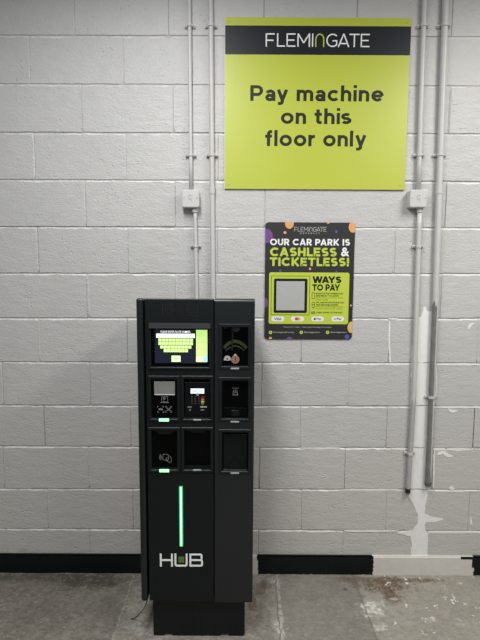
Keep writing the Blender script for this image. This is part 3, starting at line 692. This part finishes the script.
for m, (cx, cz), ru, rv, lab in ((PURPLE, (0.2439, 1.787), 6.4, 6.9, 'purple blob at the upper left edge'), (ORANGE, (0.3572, 1.8483), 4.3, 5.0, 'orange blob on the top edge'),
        (ORANGE, (0.673, 1.8334), 4.2, 5.4, 'orange blob at the upper right corner'), (ORANGE, (0.3361, 1.8042), 1.5, 1.3, None), (BLUE, (0.5908, 1.81), 1.2, 1.4, None),
        (ORANGE, (0.5484, 1.8542), 1.5, 1.2, None), (ORANGE, (0.4641, 1.6258), 1.1, 1.3, None), (BLUE, (0.315, 1.616), 1.0, 1.2, None), (BLUE, (0.5966, 1.6141), 1.0, .9, None),
        (PURPLE, (0.2407, 1.4547), 2.9, 5.0, 'purple blob on the left edge'), (YELLOW, (0.6798, 1.3327), 3.8, 5.8, 'amber blob on the lower right edge'),
        (BLUE, (0.6589, 1.284), 2.3, 2.5, None), (PURPLE, (0.3668, 1.2711), 3.0, 2.2, None), (YELLOW, (0.2701, 1.2752), 1.4, 1.3, None), (YELLOW, (0.6744, 1.4434), .8, .9, None)):
    k = .00506
    pl = clip(ellipse(cx, cz, ru*k, rv*k, 28), OUT)
    if len(pl) > 2:
        bm = B(); prism(bm, pl, QY-.00025, QY); o = obj('confetti', bm, m, post)
        if lab: o['label'] = lab

# ------------------------------------------------------------------ the pay machine
YF = -0.45; YB = -.125; ZT = 1.4974
mx0, mzb, mx1, _ = (-0.3058, 0.1876, 0.1748, 1.4909)
kiosk = empty('payment_kiosk', ((mx0+mx1)/2, (YF+YB)/2, 0))
tag(kiosk, 'tall dark grey pay machine with lit touchscreen standing against the wall', 'pay machine')
K = kiosk
# column positions
pl0, pl1 = mx0, -0.277      # left side panel
d0, d1 = -0.2691, 0.0075   # door
r0, r1 = 0.0129, mx1        # right-hand cabinet
zs = 0.762                 # seam between upper and lower door
REC = .034
def slope(bm):
    for v in bm.verts:
        if v.co.z > ZT-.03: v.co.z -= .065*(v.co.y-YF)
bm = B(); box(bm, mx0+.006, mzb+.012, mx1-.006, ZT-.004, YF+REC+.002, YB, .004, 2); slope(bm); obj('cabinet', bm, SHELL, K)
bm = B(); box(bm, pl0, mzb-.003, pl1, ZT, YF-.002, YF+.20, .010, 4); slope(bm); obj('side_panel', bm, SHELL, K)

def pierced(x0, z0, x1, z1, holes, yf, yb, topbev=0, bev=.0):
    """flat panel with rectangular openings"""
    bm = B()
    xs = sorted({x0, x1, *[h[0] for h in holes], *[h[2] for h in holes]}); zs_ = sorted({z0, z1, *[h[1] for h in holes], *[h[3] for h in holes]})
    V = {}
    def v(i, j):
        if (i, j) not in V: V[i, j] = bm.verts.new((xs[i], yf, zs_[j]))
        return V[i, j]
    for i in range(len(xs)-1):
        for j in range(len(zs_)-1):
            cx, cz = (xs[i]+xs[i+1])/2, (zs_[j]+zs_[j+1])/2
            if any(h[0] < cx < h[2] and h[1] < cz < h[3] for h in holes): continue
            bm.faces.new((v(i, j), v(i+1, j), v(i+1, j+1), v(i, j+1)))
    ex = bmesh.ops.extrude_face_region(bm, geom=bm.faces[:])
    for e in ex['geom']:
        if isinstance(e, bmesh.types.BMVert): e.co.y = yb
    bmesh.ops.recalc_face_normals(bm, faces=bm.faces[:])
    if topbev:
        ed = [e for e in bm.edges if all(abs(q.co.z-z1) < 1e-6 and abs(q.co.y-yf) < 1e-6 for q in e.verts)]
        bmesh.ops.bevel(bm, geom=ed, offset=topbev, segments=5, profile=.5, affect='EDGES')
    return bm
H_SCR = (-0.2473, 1.2179, -0.009, 1.381)
H1 = (-0.2492, 1.0043, -0.1425, 1.1646); H2 = (-0.1144, 1.005, -0.006, 1.1653)
H3 = (-0.2507, 0.7861, -0.1439, 0.948); H4 = (-0.1147, 0.7868, -0.0063, 0.9487)
G1 = (0.0423, 1.2207, 0.1486, 1.3814); G2 = (0.0426, 1.0012, 0.1503, 1.1603); G3 = (0.043, 0.7746, 0.1519, 0.9419)
bm = pierced(d0, zs+.001, d1, ZT-.003, [H_SCR, H1, H2, H3, H4], YF, YF+REC, .004); obj('front_panel', bm, DOOR, K)
bm = pierced(r0, mzb-.002, r1, ZT, [G1, G2, G3], YF-.002, YF+REC, .014); slope(bm); rc = obj('side_cabinet', bm, SHELL, K)
for f in rc.data.polygons: f.use_smooth = False
bm = B(); box(bm, d0, mzb+.002, d1, zs-.001, YF, YF+REC, .0015, 2); obj('lower_door', bm, DOOR, K)
# return of the right-hand cabinet down the outer side
bm = B(); box(bm, r1-.012, mzb-.002, r1, ZT-.012, YF+REC-.001, YF+.24, .002, 2); slope(bm); obj('side_panel', bm, SHELL, K)

# engraved double squares above the screen
for (x0, z0, x1, z1) in ((-0.1983, 1.4279, -0.1563, 1.4717), (-0.0989, 1.4285, -0.0577, 1.4722)):
    bm = B(); ribbon(bm, [(x0, z0), (x1, z0), (x1, z1), (x0, z1)], .0022, YF-.0004, YF+.001, True)
    i = (x1-x0)*.26; ribbon(bm, [(x0+i, z0+i), (x1-i, z0+i), (x1-i, z1-i), (x0+i, z1-i)], .0020, YF-.0004, YF+.001, True)
    box(bm, x0+i*.2, (z0+z1)/2-.001, x0+i, (z0+z1)/2+.001, YF-.0004, YF+.001); box(bm, x1-i, (z0+z1)/2-.001, x1+.008, (z0+z1)/2+.001, YF-.0004, YF+.001)
    obj('engraving', bm, GROOVE, K)
a = (-0.1381, 1.4371, -0.1179, 1.4651)
bm = B(); prism(bm, [(a[0], a[1]), (a[2], a[1]), (a[2]-.004, a[3]), (a[0]+.004, a[3])], YF-.001, YF+.001); obj('sensor_window', bm, TRIM, K)

# touchscreen
o4 = (-0.2564, 1.207, -0.0013, 1.3851)
bm = B(); ring(bm, o4[0], o4[1], o4[2], o4[3], .0095, YF-.007, YF+.004, .003); bez = obj('screen_surround', bm, TRIM, K)
h4 = (-0.2518, 1.3769, -0.0044, 1.3981)
bm = B(); prism(bm, [(h4[0], h4[1]), (h4[2], h4[1]), (h4[2], h4[3]), (h4[0], h4[3])], YF-.019, YF+.002)
for v in bm.verts:
    if v.co.y < YF-.01 and v.co.z > (h4[1]+h4[3])/2: v.co.y = YF-.0155
obj('screen_hood', bm, HOOD, K)
s4 = (-0.2368, 1.227, -0.0127, 1.3704)
bm = B(); box(bm, H_SCR[0]-.002, H_SCR[1]-.002, H_SCR[2]+.002, H_SCR[3]+.002, YF+.010, YF+.020); scr = obj('touchscreen', bm, GLASSB, K)
Y0 = YF+.0095; Y1 = YF+.0090; Y2 = YF+.0085
def spart(name, m, rects, y, parent=scr, lab=None, back=.0006):
    bm = B()
    for q in rects: box(bm, *q, y, y+back)
    o = obj(name, bm, m, parent)
    if lab: o['label'] = lab
    return o
spart('display', SCRN, [(-0.2339, 1.2303, -0.0184, 1.3695)], Y0)
spart('entry_field', SCRW, [(-0.2272, 1.335, -0.0699, 1.3527)], Y1)
keys = []
for x0, x1, n, zt, zb in [(-0.2193, -0.0769, 10, 1.3326, 1.3194), (-0.2195, -0.077, 10, 1.3186, 1.3054), (-0.2119, -0.0836, 9, 1.3038, 1.2906), (-0.1978, -0.0975, 7, 1.2898, 1.2758)]:
    w = (x1-x0)/n
    for k in range(n): keys.append((x0+k*w+.0012, zb+.0011, x0+(k+1)*w-.0012, zt-.0011))
spart('key_bed', SCRD, [(k_[0], k_[4]-.0006, k_[1], k_[3]+.0006) for k_ in [(-0.2193, -0.0769, 10, 1.3326, 1.3194), (-0.2195, -0.077, 10, 1.3186, 1.3054), (-0.2119, -0.0836, 9, 1.3038, 1.2906), (-0.1978, -0.0975, 7, 1.2898, 1.2758)]], Y1+.0002, lab='green bed between the keys')
spart('keyboard', SCRG, keys, Y1, lab='rows of light green keys')
spart('enter_key', SCRC, [(-0.1656, 1.236, -0.1288, 1.2613)], Y1)
bm = B(); text(bm, 'ENTER', *(-0.1574, -0.1361, 1.246, 1.2518), Y1-.0002, .02); obj('lettering', bm, SCRD, scr)
spart('side_menu', SCRP, [(-0.0644, 1.2623, -0.0184, 1.3684)], Y1, lab='light green column of buttons')
for q in [(-0.0638, 1.3432, -0.0187, 1.3446), (-0.0639, 1.3173, -0.0188, 1.3188), (-0.0641, 1.2902, -0.0188, 1.2916)]: spart('menu_divider', SCRD, [q], Y2)
spart('language_key', SCRC, [(-0.0647, 1.2358, -0.0185, 1.2615)], Y1); spart('flag', SCRB, [(-0.034, 1.2383, -0.0197, 1.259)], Y2)
bm = B(); text(bm, 'PLEASE ENTER PLATE NUMBER', *(-0.2091, -0.0873, 1.3559, 1.3645), Y1, .014); obj('lettering', bm, SCRW, scr)

# bays
def bay(name, o4, h, lab=None, depth=REC-.004, bm_=RECESS):
    bm = B(); ring(bm, o4[0], o4[1], o4[2], o4[3], max(.006, h[0]-o4[0]-.001), YF-.0055, YF+.004, .003)
    f = obj('bay_frame', bm, TRIM, K); f['label'] = lab
    if bm_ is not None:
        bm = B(); box(bm, h[0]-.003, h[1]-.003, h[2]+.003, h[3]+.003, YF+depth, YF+depth+.003); obj('back_plate', bm, bm_, f)
    return f
def led(f, r4, m, lab):
    bm = B(); box(bm, *r4, YF-.0085, YF-.002, .0022, 2); obj('indicator_bar', bm, m, f)['label'] = lab
f1 = bay('a', (-0.2616, 0.9877, -0.1309, 1.18), H1, 'frame of the ticket bay with grey display', .004, GLASSB)
f2 = bay('b', (-0.126, 0.9884, 0.0059, 1.1807), H2, 'frame of the card terminal bay')
f3 = bay('c', (-0.264, 0.7686, -0.1318, 0.963), H3, 'frame of the contactless bay', .012, GLASSB)
f4 = bay('d', (-0.1268, 0.7694, 0.0058, 0.9637), H4, 'frame of the empty black bay')
f5 = bay('e', (0.028, 1.2074, 0.1609, 1.3952), G1, 'frame of the coin bay', .024, GLASSB)
f6 = bay('f', (0.0282, 0.9876, 0.1626, 1.1749), G2, 'frame of the receipt bay', .020, GLASSB)
f7 = bay('g', (0.0284, 0.7615, 0.1644, 0.956), G3, 'frame of the return tray bay', .030)
led(f1, (-0.2178, 0.9886, -0.1764, 1.0005), LEDON, 'lit green bar'); led(f3, (-0.2189, 0.7704, -0.1782, 0.7826), LEDON, 'lit green bar')
led(f2, (-0.077, 0.9923, -0.043, 0.9991), LEDOFF, 'unlit grey bar'); led(f4, (-0.0789, 0.7764, -0.0437, 0.7833), LEDOFF, 'unlit grey bar')
led(f5, (0.0772, 1.2083, 0.1125, 1.2157), LEDOFF, 'unlit grey bar'); led(f6, (0.0772, 0.985, 0.1136, 0.9918), LEDOFF, 'unlit grey bar'); led(f7, (0.0779, 0.7641, 0.1148, 0.7711), LEDOFF, 'unlit grey bar')
# ticket bay
YG = YF+.004
a = (-0.2375, 1.0978, -0.152, 1.1549)
bm = B(); box(bm, *a, YG-.002, YG+.001, .0008, 1); dp = obj('ticket_display', bm, LCDG, f1); dp['label'] = 'grey blank display'
bm = B(); box(bm, a[0]+.001, a[1], a[2]-.001, a[1]+.0045, YG-.0026, YG-.0018); obj('display_rim', bm, LCDL, dp)
bm = B(); x0, z0, x1, z1 = (-0.211, 1.0641, -0.178, 1.092); T = .0018
ribbon(bm, [(x0+.004, z0+.010), (x0+.005, z1-.002), (x0+.008, z1), (x1-.008, z1), (x1-.005, z1-.002), (x1-.004, z0+.010)], T, YG-.0006, YG)
ribbon(bm, [(x0, z0+.002), (x1, z0+.002)], .0035, YG-.0006, YG); ribbon(bm, [(x0+.002, z0+.006), (x1-.002, z0+.006)], .0012, YG-.0006, YG)
letters(bm, 'P', .2, x0+.011, x0+.020, z0+.011, z1-.004, YG-.0006, YG)
for q in ((-0.2247, 1.0242, -0.1991, 1.0496), (-0.1916, 1.0244, -0.166, 1.0498)):
    x0, z0, x1, z1 = q; c = .006
    for cx, cz, sx, sz in ((x0, z0, 1, 1), (x1, z0, -1, 1), (x1, z1, -1, -1), (x0, z1, 1, -1)):
        ribbon(bm, [(cx+sx*c, cz), (cx, cz), (cx, cz+sz*c)], T, YG-.0006, YG)
    if x0 < -0.1953: box(bm, x0+.004, z0+.009, x1-.004, z1-.009, YG-.0006, YG)
    else:
        ribbon(bm, [(x0+.004, z0+.005), (x1-.004, z1-.005)], .003, YG-.0006, YG); ribbon(bm, [(x0+.004, z1-.005), (x1-.004, z0+.005)], .003, YG-.00055, YG)
obj('icons', bm, ICON, f1)
# card terminal
q = (-0.1121, 1.0055, -0.0081, 1.1351)
bm = B(); box(bm, H2[0]+.001, H2[1], H2[2]-.001, H2[3]-.013, YF+.008, YF+REC-.004, .003, 2)
tm = obj('card_terminal', bm, TERM, f2); YT = YF+.008
spart('terminal_display', TERMS, [(-0.0879, 1.1036, -0.0319, 1.1247)], YT-.001, tm, 'lit pale blue display')
bm = B(); text(bm, 'INSERT CARD', *(-0.0797, -0.0385, 1.1116, 1.1167), YT-.0012, 0); obj('lettering', bm, KEYB, tm)
for m, us in ((KEYD, [(-0.086, 1.0871, -0.079, 1.0926), (-0.086, 1.0776, -0.079, 1.0831), (-0.0861, 1.0681, -0.0791, 1.0736), (-0.0861, 1.0586, -0.0791, 1.0641), (-0.0571, 1.0872, -0.0509, 1.0927), (-0.0571, 1.0777, -0.051, 1.0832), (-0.0572, 1.0682, -0.051, 1.0737), (-0.0572, 1.0587, -0.051, 1.0642)]), (KEYB, [(-0.0724, 1.0872, -0.0649, 1.0926), (-0.0724, 1.0777, -0.065, 1.0831), (-0.0725, 1.0682, -0.065, 1.0737), (-0.0725, 1.0587, -0.0651, 1.0641)])):
    for q in us: spart('key', m, [q], YT-.0015, tm, None, .002)
for m, v in ((KEYR, (-0.0435, 1.0861, -0.032, 1.0928)), (KEYO, (-0.0448, 1.0759, -0.032, 1.0827)), (KEYY, (-0.0448, 1.0658, -0.032, 1.0734)), (KEYG, (-0.0448, 1.0565, -0.0321, 1.0633))): spart('function_key', m, [v], YT-.0015, tm, None, .002)
spart('contactless_mark', ICONW, [(-0.0649, 1.0961, -0.055, 1.0994)], YT-.001, tm)
spart('card_slot', ICON, [(-0.1007, 1.0435, -0.0841, 1.049)], YT-.0012, tm); spart('card_mark', ICON, [(-0.0941, 1.0299, -0.0875, 1.0376)], YT-.0012, tm); spart('card_slot', ICONW, [(-0.0478, 1.0447, -0.0213, 1.0493)], YT-.0012, tm); spart('card_slot', ICON, [(-0.0462, 1.0319, -0.0321, 1.037)], YT-.0012, tm)
# contactless bay
YG = YF+.012; bm = B(); x0, z0, x1, z1 = (-0.2233, 0.8044, -0.1706, 0.8417); W = x1-x0; Hh = z1-z0; P = lambda a, b: (x0+a*W, z0+b*Hh)
for k, rr0 in enumerate((.09, .17, .25)):
    ribbon(bm, [(x0+.30*W-rr0*W*math.cos(a), z0+.62*Hh+rr0*1.35*W*math.sin(a)*.85) for a in [-.95+.19*i for i in range(11)]], .0021, YG-.0006, YG)
ribbon(bm, [P(.30, .42), P(.36, .34), P(.70, .22), P(.78, .55), P(.74, .95), P(.38, .98), P(.32, .90), P(.30, .42)], .0020, YG-.0006, YG)
ribbon(bm, [P(.55, .45), P(.66, .30), P(.72, .12), P(.85, 0), P(.98, .08), P(1.0, .36), P(.95, .62), P(.84, .80)], .0022, YG-.00065, YG)
ribbon(bm, [P(.55, .45), P(.62, .56), P(.80, .50)], .0020, YG-.0007, YG)
obj('icons', bm, ICON, f3)
# sloping throat at the top of the two lower bays
for f, h, dp in ((f3, H3, .0115), (f4, H4, REC-.005), (f7, G3, .029)):
    bm = B(); w = h[2]-h[0]; c = (h[0]+h[2])/2; zt = h[3]
    prism(bm, [(c-w*.42, zt), (c-w*.22, zt-.019), (c+w*.22, zt-.019), (c+w*.42, zt)], YF+dp-.003, YF+dp)
    obj('finger_notch', bm, DOOR if f is not f7 else SMOKE, f)
# coin bay
YG = YF+.024; bm = B(); g0, gz0, g2, gz2 = G1; gw = g2-g0; gh = gz2-gz0; P = lambda a, b: (g0+a*gw, gz0+b*gh)
ribbon(bm, [P(.06+.88*t, .44+.18*math.sin(PI*t)**.8) for t in [i/14 for i in range(15)]], .013, YG-.001, YG)
ribbon(bm, [P(.14+.72*t, .38+.12*math.sin(PI*t)) for t in [i/14 for i in range(15)]], .005, YG-.0011, YG)
prism(bm, ellipse(g0+.52*gw, gz2-.004, .17*gw, .115*gh, 20, 180, 360), YG-.001, YG)
prism(bm, ellipse(g0+.12*gw, gz2-.001, .10*gw, .05*gh, 20, 180, 360), YG-.001, YG)
obj('leaf_arches', bm, OLIVE, f5)['label'] = 'dim olive green arches'
bm = B(); tube(bm, [(g0+.33*gw, YG-.003, gz2-.006), (g0+.39*gw, YG-.003, gz2-.028), (g0+.39*gw, YG-.003, gz0+.075), (g0+.37*gw, YG-.003, gz0+.062)], .0032, 8); obj('wire', bm, GROOVE, f5)
bm = B(); x0, z0, x1, z1 = (0.0477, 1.2355, 0.0783, 1.2591); c = (x0+x1)/2
ribbon(bm, arc(c, z0+.007, (x1-x0)/2-.006, z1-z0-.011, 190, -10, 16), .010, YG-.002, YG); box(bm, c-.004, z0+.004, c+.004, z0+.008, YG-.002, YG)
obj('coin_guide', bm, ICONW, f5)['label'] = 'pale arched coin guide'
x0, z0, x1, z1 = (0.0788, 1.2274, 0.1131, 1.2672); c = (x0+x1)/2; r_ = (x1-x0)/2
bm = B(); prism(bm, arc(c, z0+r_, r_, r_, 150, 390, 24)+[(c+.003, z1), (c-.003, z1)], YG-.004, YG); cp = obj('coin_plate', bm, COPPER, f5); cp['label'] = 'copper teardrop coin plate'
bm = B(); prism(bm, [(c-.005, z1-.008), (c+.005, z1-.008), (c+.0025, z1+.0005), (c-.0025, z1+.0005)], YG-.005, YG-.003); obj('plate_tip', bm, ICONW, cp)
bm = B(); box(bm, c-.0012, z0+.008, c+.0012, z0+.028, YG-.0046, YG-.0038); obj('coin_slot', bm, RECESS, cp)
# receipt bay
YG = YF+.020; bm = B(); x0, z0, x1, z1 = (0.0833, 1.0944, 0.1122, 1.1263)
text(bm, 'RECEIPT', x0, x1, z1-.0055, z1, YG-.0006, .01)
ribbon(bm, [(x0+.004, z0+.002), (x0+.006, z1-.011), (x1-.008, z1-.011), (x1-.006, z0+.002)], .0018, YG-.0006, YG)
ribbon(bm, [(x0+.002, z0+.001), (x1-.004, z0+.001)], .003, YG-.0006, YG); ribbon(bm, [(x0+.010, z0+.014), (x1-.012, z0+.014)], .004, YG-.0006, YG)
ribbon(bm, arc((x0+x1)/2-.001, z0+.006, .007, .005, 180, 0, 8), .0018, YG-.0006, YG)
obj('icons', bm, ICON, f6)
bm = B(); a = (0.0464, 1.0055, 0.1474, 1.0428); box(bm, a[0], a[1], a[2], a[3], YF+.013, YF+.020, .002, 2); tr = obj('receipt_tray', bm, RECESS, f6)
bm = B(); a = (0.0804, 1.0072, 0.1135, 1.0318); box(bm, *a, YF+.011, YF+.014, .001, 1); obj('tray_lip', bm, SMOKE, tr)
# return tray: smoked swinging flap with a moulded scoop
bm = B(); x0, z0, x1, z1 = G3; box(bm, x0+.004, z0+.004, x1-.004, z1-.014, YF+.014, YF+.017, .002, 2); fp = obj('return_flap', bm, SMOKE, f7)
bm = B(); w = x1-x0; prism(bm, [(x0+.18*w, z0+.005), (x0+.40*w, z0+.040), (x0+.60*w, z0+.040), (x1-.18*w, z0+.005)], YF+.009, YF+.014); obj('scoop', bm, SMOKE, fp)
bm = B(); box(bm, x0+.004, z0, x1-.004, z0+.0035, YF+.004, YF+.016, .001, 1); obj('tray_edge', bm, HOOD, f7)

# light strip and HUB lettering on the lower door
bm = B(); x0, z0, x1, z1 = (-0.1379, 0.4396, -0.1223, 0.7077); xs = -0.1365--0.1343
tt = B(); prism(tt, rr(x0, z0, x1, z1, .004), YF-.003, YF-.0002); merge(bm, tt); st = obj('light_strip', bm, STRIPE, K); st['label'] = 'glowing green vertical light strip'
bm = B(); prism(bm, rr(x0+.0045, z0+.003, x1-.0045, z1-.003, .002), YF-.0036, YF-.0028); obj('bright_core', bm, STRIP, st)
y = YF-.0006; S = .0080
x0, z0, x1, z1 = (-0.2226, 0.3471, -0.1669, 0.4057); h = S/2
bm = B(); ribbon(bm, [(x0+h, z0), (x0+h, z1)], S, y, YF); ribbon(bm, [(x1-h, z0), (x1-h, z1)], S, y, YF); ribbon(bm, [(x0+h, (z0+z1)/2), (x1-h, (z0+z1)/2)], S, y-.0001, YF)
obj('letter', bm, HUBW, K)['label'] = 'white letter H'
x0, z0, x1, z1 = (-0.1601, 0.3474, -0.104, 0.4061); c = .007
bm = B(); ribbon(bm, [(x0+h, z1)]+[(x0+h, z0+h+c)]+arc(x0+h+c, z0+h+c, c, c, 180, 270, 5)+arc(x1-h-c, z0+h+c, c, c, 270, 360, 5)+[(x1-h, z1)], S, y, YF)
obj('letter', bm, HUBW, K)['label'] = 'white letter U'
a = (-0.143, 0.3652, -0.1186, 0.3925); bm = B(); box(bm, *a, y, YF); obj('green_square', bm, HUBG, K)['label'] = 'small moss green square in the U'
x0, z0, x1, z1 = (-0.0963, 0.3477, -0.0381, 0.4064); zm = (z0+z1)/2; c = .006
bm = B(); ribbon(bm, [(x0+h, z0+h), (x1-h-c, z0+h)]+arc(x1-h-c, z0+h+c, c, c, 270, 360, 5)+arc(x1-h-c, zm-c, c, c, 0, 90, 5)+[(x1-h-c-.002, zm)], S, y, YF)
ribbon(bm, [(x1-h-c-.002, zm)]+arc(x1-h-c-.002, zm+c, c, c, 270, 360, 5)+arc(x1-h-c-.002, z1-h-c, c, c, 0, 90, 5)+[(x0+h, z1-h)], S, y-.0001, YF)
ribbon(bm, [(x0+h, z0), (x0+h, z1)], S, y-.0002, YF); ribbon(bm, [(x0+h, zm), (x1-h-c, zm)], S, y-.00015, YF)
obj('letter', bm, HUBW, K)['label'] = 'white letter B'

# plinth with two forklift notches
q0, q1 = -0.2606, 0.1428; n0, n1 = (-0.2132, -0.1756); n2, n3 = (0.0345, 0.0745)
bm = B(); hN = .012
prism(bm, [(q0+.006, 0), (n0, 0), (n0+.003, hN), (n1-.003, hN), (n1, 0), (n2, 0), (n2+.003, hN), (n3-.003, hN), (n3, 0), (q1-.006, 0), (q1, .010), (q1, mzb+.02), (q0, mzb+.02), (q0, .010)], YF+.03, YF+.034)
box(bm, q0+.001, .0, q0+.005, mzb+.02, YF+.034, YB-.02); box(bm, q1-.005, .0, q1-.001, mzb+.02, YF+.034, YB-.02); box(bm, q0+.005, .0, q1-.005, mzb+.02, YF+.085, YB-.02)
obj('plinth', bm, DOOR, K)
# loose thin cable under the left corner
cp_ = [(-0.2807, -0.4501, 0.188), (-0.2978, -0.4068, 0.13), (-0.3236, -0.3625, 0.07), (-0.3491, -0.3439, 0.03), (-0.3677, -0.3349, 0.01), (-0.3827, -0.3308, 0.004)]
def spline(P_, n=6):
    out = []; P_ = [Vector(p) for p in P_]; Q = [P_[0]]+P_+[P_[-1]]
    for i in range(1, len(Q)-2):
        for k in range(n):
            t = k/n; a, b, c, d = Q[i-1:i+3]
            out.append(.5*((2*b)+(c-a)*t+(2*a-5*b+4*c-d)*t*t+(3*b-a-3*c+d)*t**3))
    return out+[P_[-1]]
bm = B(); tube(bm, spline(cp_), .0021, 8); obj('cable', bm, CABLE, K, True)['label'] = 'loose thin cable trailing to the floor'

# ------------------------------------------------------------------ light and camera
def lamp(name, loc, sx, sy, watts, col=(1, .97, .93), rot=(0, 0, 0)):
    l = bpy.data.lights.new(name, 'AREA'); l.shape = 'RECTANGLE'; l.size = sx; l.size_y = sy; l.energy = watts; l.color = col
    o = bpy.data.objects.new(name, l); o.location = loc; o.rotation_euler = rot; COL.objects.link(o); return o
lamp('batten_light', (-.25, -1.55, 3.06), .3, 1.5, 51, (1, 1, 1))
lamp('batten_light', (1.75, -1.55, 3.06), .42, 1.5, 60, (1, .98, .935))
lamp('batten_light', (.3, -4.4, 3.06), 2.4, .15, 34, (1, 1, 1))
w = bpy.data.worlds.new('car park gloom'); C.world = w; w.use_nodes = True
bg = w.node_tree.nodes['Background']; bg.inputs[0].default_value = (.95, .98, 1, 1); bg.inputs[1].default_value = 0.18

cam = bpy.data.cameras.new('camera'); cam.sensor_fit = 'AUTO'; cam.sensor_width = 36; cam.lens = 24.75; cam.clip_start = .05
co = bpy.data.objects.new('camera', cam); COL.objects.link(co); C.camera = co
co.matrix_world = Matrix(((0.999985, -0.005431, -0.000877, 0.113072), (-0.000337, 0.098649, -0.995122, -2.223172), (0.005491, 0.995107, 0.098646, 1.586603), (0.0, 0.0, 0.0, 1.0)))
vs = C.view_settings; vs.view_transform = 'Standard'; vs.look = 'None'; vs.exposure = 0.0; vs.gamma = 1.0; vs.use_curve_mapping = False
